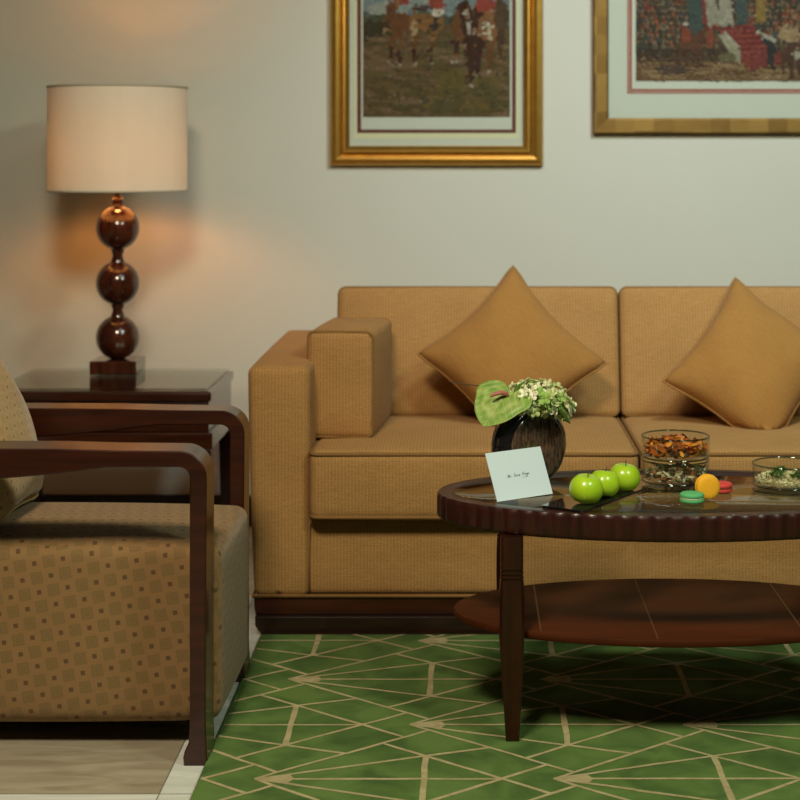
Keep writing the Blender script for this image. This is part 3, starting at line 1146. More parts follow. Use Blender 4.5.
# curved pale stalks seen through the left side of that bowl
rng = random.Random(33)
st = []
for k in range(9):
    a = rng.uniform(2.2, 4.4)
    r0 = rng.uniform(.035, .060)
    st.append(tube([(r0 * math.cos(a), r0 * math.sin(a), .020), ((r0 + .003) * math.cos(a + .1), (r0 + .003) * math.sin(a + .1), .032), ((r0 - .004) * math.cos(a + .25), (r0 - .004) * math.sin(a + .25), .041)], [.0009, .0007, .0004], 5))
o = build('stalk_tuft', join(*st), plain('pale_stalk', (.30, .36, .16), .7, var=.2), None, (B2[0], B2[1], zb))
tag(o, 'thin pale green stalks against the left wall of the single glass bowl', 'stalks', kind='stuff')

# white card leaning on the vase
def card():
    bl, br = Vector((.0605, 3.572, GT)), Vector((.183, 3.640, GT))
    d = (br - bl)
    n = Vector((-d.y, d.x, 0)).normalized()
    lean = n * 0.046 + Vector((-.006, -.003, .0945))
    return bl, d, lean, n
bl, dvec, lean, nn = card()
wid, hei = dvec.length, lean.length
ex, ey = dvec.normalized(), lean.normalized()
ez = ex.cross(ey).normalized()
Mc = Matrix((ex, ey, ez)).transposed().to_4x4()
Mc.translation = bl + dvec / 2
M_CARD = plain('card_paper', (0.59, 0.71, 0.78), 0.55, spec=0.25, var=0.01, scale=8)
cd = thing('greeting_card', 'small white card with handwriting leaning against the dark vase', 'card')
cd.matrix_world = Mc
build('paper', move(rbox(wid, hei, .0012, .0003, 1, 1), (0, hei / 2 + .0005, -.0004)), M_CARD, cd, smooth=False)
M_INK = plain('ink', (0.03, 0.035, 0.04), 0.7)
def script(words, x0, y0, h):
    """Cursive pen strokes; each letter is a list of points in a unit cell."""
    G = {'M': [(0, 0), (.15, 1.5), (.35, .2), (.6, 1.5), (.75, 0), (.95, .1)], 'r': [(0, .05), (.2, .7), (.35, .6), (.5, .65), (.55, .1), (.75, .1)],
         'S': [(.7, 1.4), (.4, 1.55), (.2, 1.2), (.55, .7), (.5, .15), (.1, .1)], 'a': [(.6, .6), (.3, .7), (.1, .3), (.3, .02), (.55, .4), (.62, .65), (.6, .1), (.85, .1)],
         'N': [(0, 0), (.15, 1.5), (.55, .05), (.8, 1.5), (1.0, 1.4)], 'g': [(.6, .6), (.3, .7), (.1, .3), (.3, .05), (.6, .5), (.5, -.7), (.2, -.6), (.9, .2)],
         'i': [(0, .1), (.2, .7), (.22, .1), (.5, .1)], 'v': [(0, .6), (.2, .05), (.5, .7), (.75, .6)]}
    out, x = [], x0
    for w in words:
        for ch in w:
            g = G[ch]
            pts = [(x + p[0] * h * .62 + p[1] * h * .22, y0 + p[1] * h * .5 + (x - x0) * .045, .0006) for p in g]
            # smooth the stroke
            sm = []
            for i in range(len(pts) - 1):
                for t in (0, .33, .66):
                    sm.append(tuple(a + (b - a) * t for a, b in zip(pts[i], pts[i + 1])))
            sm.append(pts[-1])
            out.append(tube(sm, .00034, 4))
            x += max(p[0] for p in g) * h * .62
        x += h * .62
    return join(*out), x
sv, xe = script(['Mr', 'Sara', 'Nagi'], -.031, .0475, .0088)
build('handwriting', sv, M_INK, cd)
build('underline', tube([(xe - .024, .0445, .0005), (xe - .010, .0450, .0005)], .00022, 4), M_INK, cd)

# ------------------------------------------------------------------ vase and flowers
VX, VY, VR = 0.135, 3.764, 0.0940
vase = thing('vase', 'round flat-sided dark glazed vase behind the white card', 'vase', (VX, VY, GT + .0003), R(36))
M_GLAZE = plain('black_glaze', (0.010, 0.009, 0.010), 0.07, spec=0.6, coat=0.5)
def moon():
    # disc standing on edge: revolve about the local y axis
    prof = [(0, .034), (.030, .0345), (.062, .0335), (.070, .0325), (.077, .031), (.086, .025), (.092, .014), (.0940, 0), (.092, -.014), (.086, -.025), (.077, -.031), (.070, -.0325), (.062, -.0335), (.030, -.0345), (0, -.034)]
    V, F = lathe(prof, 72)
    V = [Vector((v.x, v.z, v.y)) for v in V]
    for v in V:
        v.z += VR - .008
        if v.z < 0:
            v.z = 0
    return V, F
build('body', moon(), M_GLAZE, vase)
M_FACE, nt, b = new_mat('mottled_brown_glaze')
tc = nd(nt, 'ShaderNodeTexCoord')
mp = nd(nt, 'ShaderNodeMapping')
mp.inputs['Scale'].default_value = (120, 1, 34)
lk(nt, tc.outputs['Object'], mp.inputs['Vector'])
no = nd(nt, 'ShaderNodeTexNoise')
no.inputs['Scale'].default_value = 1.0
no.inputs['Detail'].default_value = 5
no.inputs['Roughness'].default_value = 0.7
lk(nt, mp.outputs[0], no.inputs['Vector'])
cr = nd(nt, 'ShaderNodeValToRGB')
cr.color_ramp.elements[0].position = 0.36
cr.color_ramp.elements[0].color = (.012, .008, .007, 1)
cr.color_ramp.elements[1].position = 0.66
cr.color_ramp.elements[1].color = (.155, .095, .060, 1)
lk(nt, no.outputs['Fac'], cr.inputs[0])
lk(nt, cr.outputs[0], b.inputs['Base Color'])
b.inputs['Roughness'].default_value = 0.18
b.inputs['Coat Weight'].default_value = 0.5
for s in (-1, 1):
    V, F = lathe([(0, .0358), (.03, .0360), (.066, .0348), (.0735, .0338), (.0745, .0318), (0, .0318)], 64)
    V = [Vector((v.x, s * v.z, v.y + VR - .008)) for v in V]
    f = build('face', (V, F), M_FACE, vase)
    f['label'] = 'streaked brown round face'
nk = lathe([(.020, 0), (.0215, .006), (.0235, .012), (.0225, .0125), (.019, .006), (.018, 0)], 32, True)
nk = [Vector((v.x + .006, v.y * .75, v.z + 2 * VR - .0155)) for v in nk[0]], nk[1]
build('neck', nk, M_GLAZE, vase)

# hydrangea head
M_PETAL, nt, b = new_mat('hydrangea_petal')
at = nd(nt, 'ShaderNodeAttribute', attribute_name='tone')
lk(nt, at.outputs['Color'], b.inputs['Base Color'])
b.inputs['Roughness'].default_value = 0.6
b.inputs['Specular IOR Level'].default_value = 0.25
hx, hy, hz = 0.154, 3.745, 0.660
hyd = thing('hydrangea', 'green and cream hydrangea head in the dark vase', 'flower', (hx, hy, GT + .15))
rng = random.Random(11)
parts, tone = [], []
def floret(c, nrm, size, rng):
    z = Vector(nrm).normalized()
    x = z.orthogonal().normalized()
    y = z.cross(x)
    rot = rng.uniform(0, PI)
    V, F = [], []
    for k in range(4):
        an = rot + k * PI / 2
        d = x * math.cos(an) + y * math.sin(an)
        e = z.cross(d)
        L = size * rng.uniform(.85, 1.15)
        W = L * .95
        cup = rng.uniform(.05, .5)
        rows = [(.05, .1), (.35, .75), (.7, 1.0), (.95, .65), (1.05, .1)]
        k0 = len(V)
        for s in (0, 1):
            for (t, w) in rows:
                for q in (-1, 0, 1):
                    V.append(Vector(c) + d * (t * L) + e * (q * W / 2 * w) + z * (cup * L * t * t + .12 * L * abs(q) * w - s * .0006))
        for s in (0, 1):
            for i in range(4):
                for q in range(2):
                    a = k0 + s * 15 + i * 3 + q
                    f = [a, a + 1, a + 4, a + 3]
                    F.append(f if not s else f[::-1])
        rimi = [0, 3, 6, 9, 12, 13, 14, 11, 8, 5, 2, 1]
        for a in range(12):
            b2 = (a + 1) % 12
            F.append([k0 + rimi[b2], k0 + rimi[a], k0 + rimi[a] + 15, k0 + rimi[b2] + 15])
    return V, F
N = 120
for i in range(N):
    t = (i + .5) / N
    ph = math.acos(1 - 1.62 * t)
    th = i * 2.39996
    u = Vector((math.sin(ph) * math.cos(th), math.sin(ph) * math.sin(th), math.cos(ph)))
    k = rng.uniform(.78, 1.03)
    c = Vector((u.x * .073 * k + .002, u.y * .055 * k, u.z * .045 * k + hz - GT - .15))
    if u.x > .35:
        c.z -= .016 * (u.x - .35) * 1.6
    vf = floret(c, (u + Vector((rng.uniform(-.4, .4), rng.uniform(-.4, .4), rng.uniform(-.2, .4)))), rng.uniform(.0098, .0140), rng)
    parts.append(vf)
    base = rng.choice(((.52, .60, .26), (.42, .52, .18), (.70, .72, .42), (.80, .80, .56), (.30, .44, .10), (.66, .66, .36)))
    tone += [tuple(min(1, v * rng.uniform(.92, 1.05)) for v in base)] * len(vf[1])
build('florets', join(*parts), M_PETAL, hyd, tone=tone)
build('stem', tube([(-.026, .008, -.05), (-.02, .007, 0), (0, 0, hz - GT - .15)], .004, 8), plain('stem_green', (.10, .17, .035), .5, var=.2), hyd)
# a few broad green bracts at the rim of the head
def leaf(outline_len, width, bend, n=14, m=8, fold=0.2, heart=0.0, th=.0009):
    V, F = [], []
    for s in (0, 1):
        for i in range(n + 1):
            t = i / n
            w = width * (math.sin(PI * t ** .75) ** .8 if 0 < t < 1 else 0.02)
            for j in range(m + 1):
                q = 2 * j / m - 1
                x = t * outline_len - heart * outline_len * .28 * (abs(q) ** 1.3) * (1 - t) ** 2
                z = bend * math.sin(t * PI * .5) ** 2 * outline_len * -1 + fold * abs(q) * w * .5
                z += .012 * outline_len * math.sin(t * 22 - abs(q) * 5) * abs(q)
                V.append(Vector((x, q * w / 2, z - s * th)))
    k = (n + 1) * (m + 1)
    for s in (0, 1):
        for i in range(n):
            for j in range(m):
                a = s * k + i * (m + 1) + j
                f = [a, a + m + 1, a + m + 2, a + 1]
                F.append(f if not s else f[::-1])
    ring = [j for j in range(m + 1)] + [i * (m + 1) + m for i in range(1, n + 1)] + [n * (m + 1) + j for j in range(m - 1, -1, -1)] + [i * (m + 1) for i in range(n - 1, 0, -1)]
    for a in range(len(ring)):
        b2 = (a + 1) % len(ring)
        F.append([ring[a], ring[b2], ring[b2] + k, ring[a] + k])
    return V, F
def leaf_mat(name, a, b_, vein):
    m, nt, b = new_mat(name)
    tc = nd(nt, 'ShaderNodeTexCoord')
    no = nd(nt, 'ShaderNodeTexNoise')
    no.inputs['Scale'].default_value = 35
    no.inputs['Detail'].default_value = 3
    lk(nt, tc.outputs['Object'], no.inputs['Vector'])
    sp = nd(nt, 'ShaderNodeSeparateXYZ')
    lk(nt, tc.outputs['Object'], sp.inputs[0])
    ay = math_n(nt, 'ABSOLUTE', sp.outputs[1])
    v = math_n(nt, 'SINE', math_n(nt, 'MULTIPLY', math_n(nt, 'SUBTRACT', sp.outputs[0], math_n(nt, 'MULTIPLY', ay, 0.9)), 330.0))
    v = math_n(nt, 'GREATER_THAN', v, 0.93)
    mid = math_n(nt, 'LESS_THAN', ay, .0011)
    v = math_n(nt, 'MAXIMUM', v, mid)
    cr = nd(nt, 'ShaderNodeValToRGB')
    cr.color_ramp.elements[0].position = .38
    cr.color_ramp.elements[1].position = .62
    cr.color_ramp.elements[0].color = (*a, 1)
    cr.color_ramp.elements[1].color = (*b_, 1)
    lk(nt, no.outputs['Fac'], cr.inputs[0])
    lk(nt, mixc(nt, math_n(nt, 'MULTIPLY', v, .55), cr.outputs[0], vein), b.inputs['Base Color'])
    b.inputs['Roughness'].default_value = 0.35
    return m
M_LEAF = leaf_mat('broad_leaf', (.08, .17, .03), (.16, .28, .06), (.26, .36, .12))
M_SPATHE = leaf_mat('spathe_green', (.17, .32, .05), (.36, .46, .13), (.52, .48, .26))

# anthurium: heart-shaped green spathe with a pink spadix
ath = thing('anthurium', 'green heart-shaped anthurium with a pink spike, left in the vase', 'flower', (0.128, 3.752, GT + .165))
def heart(Lh, Wh):
    """Heart-shaped blade, tip at +x, lobes behind the stalk point at the origin."""
    V, F = [], []
    n, m = 20, 18
    out = []
    for i in range(m * 2 + 1):
        a = PI * (i / m - 1)                      # -pi..pi, 0 is the tip
        c = math.cos(a)
        q = abs(a)
        if q < 1.15:
            r = 0.60 + 0.40 * (1 - q / 1.15) ** 1.5
        elif q < 2.35:
            r = 0.60 + 0.05 * math.sin((q - 1.15) / 1.2 * PI)
        else:
            r = 0.60 - 0.36 * ((q - 2.35) / (PI - 2.35)) ** 1.6
        out.append((r * c * Lh, r * math.sin(a) * Wh))
    for s in (0, 1):
        for i in range(n + 1):
            t = i / n
            for (x, y) in out:
                X, Y = x * t, y * t
                z = .16 * abs(Y) * (1 - .5 * t) - .10 * (X / Lh) ** 2 * Lh - .05 * (Y * Y) / Wh + .0012 * math.sin(t * 20)
                V.append(Vector((X, Y, z - s * .0009)))
    w = len(out)
    k = (n + 1) * w
    for s in (0, 1):
        for i in range(n):
            for j in range(w - 1):
                a = s * k + i * w + j
                f = [a, a + 1, a + w + 1, a + w] if i else [a, a + w + 1, a + w]
                F.append(f if not s else f[::-1])
    for j in range(w - 1):
        a = n * w + j
        F.append([a, a + 1, a + 1 + k, a + k])
    return V, F
hv = heart(0.080, 0.114)
# orientation: the blade faces the camera and up, its tip points down to the left
X = Vector((-.055, -.045, -.060)).normalized()
Y = Vector((.072, -.052, -.014))
Z = X.cross(Y).normalized()
Y = Z.cross(X).normalized()
Ma = Matrix((X, Y, Z)).transposed().to_4x4()
d0 = Vector((-.050, -.032, .034))
Ma.translation = d0 + Vector((0, 0, -.004))
sp_o = build('spathe', hv, M_SPATHE, ath)
sp_o.matrix_basis = Ma
M_SPADIX = plain('spadix_pink', (.42, .13, .10), .5, var=.2, scale=300, bump=.3)
build('spadix', tube([d0 + Vector((.010, .002, -.002)), d0 + Vector((.006, -.004, .007)), d0 + Vector((-.006, -.009, .010)), d0 + Vector((-.020, -.013, .007)), d0 + Vector((-.027, -.015, .003)), d0 + Vector((-.029, -.0155, .0015))], [.0040, .0050, .0050, .0044, .0030, .001], 10), M_SPADIX, ath)
build('stem', tube([(.008, .004, -.03), (.004, .002, -.006), (-.020, -.012, .018), d0 + Vector((.006, .002, -.006))], .0026, 8), plain('flower_stem', (.14, .22, .05), .5, var=.2), ath)

lf = thing('leaf_sprig', 'dark green leaf hanging over the vase rim below the hydrangea', 'leaf', (0.150, 3.735, GT + .160))
for (rz, ry, L_, W_, dz) in ((205, 30, .050, .034, 0.010),):
    o = build('blade', leaf(L_, W_, .35), M_LEAF, lf, (0, 0, dz), (0, R(ry) * .5, R(rz)))
lf2 = build('bract', leaf(.042, .034, .2), M_LEAF, hyd, (.040, -.030, .022), (R(-35), R(35), R(-8)))
lf3 = build('bract', leaf(.040, .030, .2), M_LEAF, hyd, (-.050, -.018, .052), (R(-50), R(-60), R(20)))
twig = build('twig', tube([(0.118, 3.776, GT + .160), (0.075, 3.80, GT + .196), (.022, 3.80, GT + .212), (-.010, 3.79, GT + .2165), (-.045, 3.785, GT + .2235)], [.0016, .0014, .0012, .0010, .0007], 6), plain('twig_dark', (.05, .045, .02), .7, var=.2))
tag(twig, 'thin dark twig pointing left behind the anthurium', 'twig')

# ------------------------------------------------------------------ side table
STX, STY = -1.034, 5.005
sdt = thing('side_table', 'square dark wood side table with glass top carrying the lamp', 'table', (STX, STY, 0))
W, D, Ht = 0.624, 0.470, 0.544
def ring_box(w, d, z0, z1, r=.004):
    return move(rbox(w, d, z1 - z0, r, 2, 1), (0, 0, (z0 + z1) / 2))
build('top', ring_box(W, D, 0.506, 0.536, .008), M_SIDE, sdt, smooth=False)
build('glass_top', ring_box(W - .026, D - .020, 0.5365, Ht, .0015), glassy('side_glass', (0.90, 0.94, 0.92), f0=0.05), sdt, smooth=False)
build('apron', ring_box(W - .014, D - .014, 0.4215, 0.5055, .003), M_SIDE, sdt, smooth=False)
build('lower_molding', ring_box(W + .010, D + .010, 0.374, 0.421, .004), M_SIDE, sdt, smooth=False)
for sx in (-1, 1):
    for sy in (-1, 1):
        V, F = rbox(.042, .042, .384, .003, 1, 1)
        for v in V:
            k = 0.75 + 0.25 * (v.z + .192) / .384
            v.x = v.x * k + sx * .021 * (1 - k)
            v.y = v.y * k + sy * .021 * (1 - k)
        build('leg', (V, F), M_WOODZ, sdt, (sx * (W / 2 - .021), sy * (D / 2 - .021), .1815), smooth=False)

# ------------------------------------------------------------------ table lamp
lx, ly = -1.060, 5.145
lamp = thing('table_lamp', 'lit table lamp with three stacked wooden balls and cream drum shade', 'lamp', (lx, ly, Ht + .0004))
build('base', move(rbox(.140, .150, .040, .004, 2, 1), (0, 0, .020)), M_LAMPW, lamp, smooth=False)
zc = [0.104, 0.268, 0.435]
for i, z in enumerate(zc):
    V, F = lathe([(0.0655 * math.sin(PI * k / 24), -0.067 * math.cos(PI * k / 24)) for k in range(25)], 40)
    build('ball', move((V, F), (0, 0, z)), M_LAMPW, lamp)
def neck(z0, z1, r0=.021, r1=.015):
    zm = (z0 + z1) / 2
    return lathe([(0, z0), (r0 * 1.1, z0), (r0, z0 + .006), (r1, zm), (r0, z1 - .006), (r0 * 1.1, z1), (0, z1)], 28)
for a, b_ in ((zc[0] + .058, zc[1] - .058), (zc[1] + .058, zc[2] - .058)):
    build('neck', neck(a, b_), M_LAMPW, lamp)
build('neck', lathe([(0, .492), (.021, .492), (.017, .498), (.0165, .517), (.018, .525), (.012, .528), (0, .528)], 28), M_LAMPW, lamp)
build('socket', lathe([(0, .528), (.010, .528), (.010, .556), (.016, .558), (.016, .592), (.012, .596), (0, .596)], 24), M_BRASS, lamp)
M_BULB, nt, b = new_mat('lit_bulb')
b.inputs['Base Color'].default_value = (1, .8, .5, 1)
b.inputs['Emission Color'].default_value = (*LIGHTS['bulb'][1], 1)
b.inputs['Emission Strength'].default_value = LIGHTS['bulb'][0]      # the lit bulb itself lights shade and wall
build('bulb', move(lathe([(0, 0), (.011, .002), (.014, .016), (.026, .042), (.029, .058), (.024, .076), (.012, .086), (0, .088)], 24), (0, 0, .597)), M_BULB, lamp)
# drum shade: pleated cloth with thickness, top and bottom trim
M_SHADE, nt, b = new_mat('shade_cloth')
nt.nodes.remove(b)
df = nd(nt, 'ShaderNodeBsdfDiffuse')
tl = nd(nt, 'ShaderNodeBsdfTranslucent')
tc = nd(nt, 'ShaderNodeTexCoord')
no = nd(nt, 'ShaderNodeTexNoise')
no.inputs['Scale'].default_value = 1
mp = nd(nt, 'ShaderNodeMapping')
mp.inputs['Scale'].default_value = (14, 14, 2)
lk(nt, tc.outputs['Object'], mp.inputs['Vector'])
lk(nt, mp.outputs[0], no.inputs['Vector'])
lk(nt, mixc(nt, no.outputs['Fac'], (.86, .82, .72), (.92, .89, .80)), df.inputs[0])
lk(nt, mixc(nt, no.outputs['Fac'], (.60, .60, .52), (.78, .78, .68)), tl.inputs[0])
mx = nd(nt, 'ShaderNodeMixShader')
mx.inputs[0].default_value = 0.24
lk(nt, df.outputs[0], mx.inputs[1])
lk(nt, tl.outputs[0], mx.inputs[2])
lk(nt, mx.outputs[0], nt.nodes['Material Output'].inputs[0])
SR, SZ0, SZ1 = 0.2085, 0.548, 0.860
V, F = lathe([(SR, SZ0), (SR, SZ0 + .05), (SR, (SZ0 + SZ1) / 2), (SR - .001, SZ1), (SR - .0028, SZ1), (SR - .002, (SZ0 + SZ1) / 2), (SR - .002, SZ0)], 96, True)
build('shade', (V, F), M_SHADE, lamp, sharp=R(40))
n = 64
M_TRIM = plain('shade_trim', (.50, .46, .36), .8)
for z in (SZ0, SZ1):
    build('shade_trim', tube([(SR * math.cos(2 * PI * i / n), SR * math.sin(2 * PI * i / n), z) for i in range(n)], .0032, 8, True), M_TRIM, lamp)
sp = [tube([(.010 * math.cos(a), .010 * math.sin(a), .566), (.08 * math.cos(a), .08 * math.sin(a), .560), ((SR - .002) * math.cos(a), (SR - .002) * math.sin(a), .553)], .0018, 6) for a in (0.5, 2.6, 4.7)]
build('shade_spider', join(*sp), M_BRASS, lamp)
# ------------------------------------------------------------------ armchair
AX, AY = -0.93, 3.685
chair = thing('armchair', 'armchair with curved mahogany arms and checked tan upholstery, cropped at the left', 'armchair', (AX + 0.003, AY, 0), R(-0.5))
def arc(cx, cz, r, a0, a1, n=8):
    return [(cx + r * math.cos(R(a0 + (a1 - a0) * i / n)), cz + r * math.sin(R(a0 + (a1 - a0) * i / n))) for i in range(n + 1)]
def arm_frame():
    xr = -0.518 - AX                      # front of the leg
    top = 0.613
    P = []
    P += [(-0.43, top + .006)]
    P += [(xr - .30, top + .004), (xr - .18, top + .001)]
    P += arc(xr - .055, top - .055, .055, 90, 0, 18)
    P += [(xr - .002, .30), (xr - .002, .06), (xr + .001, .002), (xr + .001, FLOOR_Z)]
    P += [(xr - .046, FLOOR_Z), (xr - .047, .006), (xr - .044, .018), (xr - .036, .036), (xr - .034, .08), (xr - .034, .30)]
    P += arc(xr - .034 - .022, top - .030 - .024, .022, 0, 90, 12)
    P += [(xr - .20, top - .033), (xr - .30, top - .046), (-0.36, top - .088)]
    P += [(-0.37, .40), (-0.43, .12), (-0.47, FLOOR_Z), (-0.515, FLOOR_Z), (-0.475, .14), (-0.415, .40), (-0.425, top - .06)]
    return P
for y0, y1 in ((3.372 - AY, 3.470 - AY), (3.905 - AY, 3.997 - AY)):
    build('arm_frame', prism(arm_frame(), y0, y1, .0025, 1), M_WOODARM, chair, smooth=False)
sw, sd, sh = 0.86, 0.425, 0.358
V, F = rbox(sw, sd, sh, 0.028, 5, 10, (0.004, 0.002, 0.022))
build('seat', (V, F), M_CHAIR, chair, (-0.507 - AX - sw / 2, 0.002, 0.042 + sh / 2), uv=True)
V, F = rbox(0.12, 0.425, 0.52, .03, 4, 6, (0.012, 0, .004))
build('backrest', (V, F), M_CHAIR, chair, (-0.395, 0.002, .60), (0, R(-10), 0), uv=True)
build('seat_rail', quad_box(-0.40, -0.507 - AX - .08, -.17, .17, .030, .0425, .002), M_WOODX, chair, smooth=False)
build('seat_rail', quad_box(-0.44, -0.38, -.310, .315, .16, .20, .003), M_WOODX, chair, smooth=False)
# loose cushion leaning on the backrest
(Vp, Fp), loop = pillow_grid(1.0, 0.20, 26, .07, 12, .42)
cs = 0.40
ln = R(24)
def cpos(v):
    # local: x across the chair (world y), y up, z thickness (towards the front of the chair)
    p = Vector((v.z, v.x * 0.40, v.y * 0.46))
    p = Matrix.Rotation(-ln, 3, 'Y') @ p
    return p
Vc = [cpos(v) for v in Vp]
zm = min(v.z for v in Vc)
cush = build('scatter_cushion', (Vc, Fp), M_CUSH, None, (-1.072, 3.68, 0.425 - zm), smooth=True)
UL = cush.data.uv_layers.new(name='UVMap')
for p in cush.data.polygons:
    for li in p.loop_indices:
        v = Vp[cush.data.loops[li].vertex_index]
        UL.data[li].uv = (v.x * 0.40, v.y * 0.46)
tag(cush, 'pale gold cushion with tiny dark squares leaning in the armchair', 'cushion')
build('piping', tube([cpos(v) for v in loop], .004, 6, True), plain('cushion_piping', (.38, .28, .11), .8), cush)

# ------------------------------------------------------------------ framed pictures
def frame_ring(w, h, prof):
    """Mitred moulding round a w x h opening edge; prof = (inset from the outer edge, height off the wall)."""
    V, F = [], []
    m = len(prof)
    for (sx, sz) in ((-1, -1), (1, -1), (1, 1), (-1, 1)):
        for (ins, d) in prof:
            V.append(Vector((sx * (w / 2 - ins), -d, sz * (h / 2 - ins))))
    for i in range(4):
        for k in range(m):
            F.append([i * m + k, ((i + 1) % 4) * m + k, ((i + 1) % 4) * m + (k + 1) % m, i * m + (k + 1) % m])
    return V, F
def sheet(w, h, d, t=.001):
    return quad_box(-w / 2, w / 2, -d - t, -d, -h / 2, h / 2, .0002)
SC = FPX / 5.53      # pixels per metre at the picture plane

def gold(name, a, b_, panel=None, rough=.32):
    m, nt, b = new_mat(name)
    b.inputs['Metallic'].default_value = 0.85
    b.inputs['Roughness'].default_value = rough
    tc = nd(nt, 'ShaderNodeTexCoord')
    no = nd(nt, 'ShaderNodeTexNoise')
    no.inputs['Scale'].default_value = 30
    no.inputs['Detail'].default_value = 5
    lk(nt, tc.outputs['Object'], no.inputs['Vector'])
    fac = no.outputs['Fac']
    if panel:
        sp = nd(nt, 'ShaderNodeSeparateXYZ')
        lk(nt, tc.outputs['Object'], sp.inputs[0])
        cb = nd(nt, 'ShaderNodeCombineXYZ')
        lk(nt, math_n(nt, 'FLOOR', math_n(nt, 'MULTIPLY_ADD', sp.outputs[0], 1 / panel, .02 / panel)), cb.inputs[0])
        lk(nt, math_n(nt, 'FLOOR', math_n(nt, 'MULTIPLY_ADD', sp.outputs[2], 1 / panel, .012 / panel)), cb.inputs[1])
        wn = nd(nt, 'ShaderNodeTexWhiteNoise', noise_dimensions='2D')
        lk(nt, cb.outputs[0], wn.inputs['Vector'])
        fac = math_n(nt, 'MULTIPLY_ADD', wn.outputs['Value'], .65, math_n(nt, 'MULTIPLY', no.outputs['Fac'], .35))
    lk(nt, mixc(nt, fac, a, b_), b.inputs['Base Color'])
    return m
M_GOLD = gold('gilt_frame', (.42, .20, .035), (.62, .36, .07))
M_GOLD2 = gold('panelled_gilt', (.10, .046, .010), (.25, .145, .038), panel=.062, rough=.5)
M_MATB = plain('mat_grey_white', (.58, .585, .50), .8, var=.02)
M_CREAM = plain('mat_cream', (.68, .66, .42), .8, var=.02)
M_DRED = plain('mat_dark_red', (.13, .030, .025), .8, var=.1)
M_RED = plain('mat_red', (.33, .06, .035), .8, var=.1)
M_ART = attr_mat('print_ink', .7, .2)

def poly_art(w, h, shapes, d):
    """Flat printed picture: coloured patches lying on each other, each a hair proud of the last."""
    V, F, tone = [], [], []
    V += [Vector((-w / 2, -d, -h / 2)), Vector((w / 2, -d, -h / 2)), Vector((w / 2, -d, h / 2)), Vector((-w / 2, -d, h / 2)),
          Vector((-w / 2, -d + .001, -h / 2)), Vector((w / 2, -d + .001, -h / 2)), Vector((w / 2, -d + .001, h / 2)), Vector((-w / 2, -d + .001, h / 2))]
    for q in ((0, 1, 2, 3), (7, 6, 5, 4), (0, 4, 5, 1), (1, 5, 6, 2), (2, 6, 7, 3), (3, 7, 4, 0)):
        F.append(list(q))
        tone.append(shapes[0][1])
    for i, (P, c) in enumerate(shapes[1:]):
        k = len(V)
        y = -d - .00002 - i * .0000015
        Q = [(max(-w / 2, min(w / 2, x)), max(-h / 2, min(h / 2, z))) for x, z in P]
        V += [Vector((x, y, z)) for x, z in Q]
        F.append(list(range(k, k + len(P))))
        tone.append(c)
    return V, F, [tuple(v * k for v, k in zip(c, (.82, .76, .70))) for c in tone]

def inside(P, x, z):
    c = False
    for i in range(len(P)):
        (x1, z1), (x2, z2) = P[i], P[i - 1]
        if (z1 > z) != (z2 > z) and x < (x2 - x1) * (z - z1) / (z2 - z1) + x1:
            c = not c
    return c
def painterly(w, h, sh, n, lo, hi, seed, zmax):
    # short brush strokes that pick up and mix the colours around them
    rng = random.Random(seed)
    base = list(sh)
    def col(x, z):
        for P, c in reversed(base[1:]):
            if inside(P, x, z):
                return c
        return base[0][1]
    for i in range(n):
        x, z = rng.uniform(-w / 2, w / 2), rng.uniform(-h / 2, min(h / 2, zmax))
        c = col(x + rng.gauss(0, .005), z + rng.gauss(0, .005))
        k = rng.uniform(.72, 1.3)
        g = sum(c) / 3
        c = tuple(max(0, min(1, (v * .86 + g * .14) * k + rng.uniform(-.008, .010))) for v in c)
        sh.append((blob(x, z, rng.uniform(lo, hi) * 1.5, rng.uniform(lo, hi), rng, 6, rng.uniform(-.9, .9)), c))
    return sh

def blob(cx, cz, rx, rz, rng=None, n=9, rot=0):
    out = []
    for i in range(n):
        a = 2 * PI * i / n
        k = rng.uniform(.8, 1.2) if rng else 1
        x, z = rx * math.cos(a) * k, rz * math.sin(a) * k
        out.append((cx + x * math.cos(rot) - z * math.sin(rot), cz + x * math.sin(rot) + z * math.cos(rot)))
    return out
def limb(x0, z0, x1, z1, w0, w1):
    t = Vector((x1 - x0, z1 - z0)).normalized()
    nx, nz = -t.y, t.x
    return [(x0 + nx * w0, z0 + nz * w0), (x1 + nx * w1, z1 + nz * w1), (x1 - nx * w1, z1 - nz * w1), (x0 - nx * w0, z0 - nz * w0)]

def hung_picture(name, label, x0, x1, ybot, yin, frame_w, layers, art_rect, M_FR, prof, shapes_fn, top):
    """x0,x1,ybot,top in photo pixels at the wall; layers = (inset px left, inset px bottom, depth, material, part name)."""
    w, h = (x1 - x0) / SC, (ybot - top) / SC
    cx, cy = (x0 + x1) / 2, (ybot + top) / 2
    c = px(cx, cy, 5.53)
    t = thing(name, label, 'picture', (c.x, WALL_Y - .001, c.z))
    fr = build('frame', frame_ring(w, h, prof), M_FR, t, smooth=False)
    build('backing', sheet(w - .01, h - .01, .002, .004), M_DRED, t, smooth=False)
    for (il, ib, d, m, nm) in layers:
        build(nm, sheet(w - 2 * il / SC, h - 2 * ib / SC, d), m, t, smooth=False)
    il, ib = art_rect
    aw, ah = w - 2 * il / SC, h - 2 * ib / SC
    V, F, tone = poly_art(aw, ah, shapes_fn(aw, ah), .0162)
    build('print', (V, F), M_ART, t, tone=tone, smooth=False)
    build('glazing', sheet(w - 2 * (frame_w - 3) / SC, h - 2 * (frame_w - 3) / SC, .0215, .0015), M_PANE, t, smooth=False)
    return t

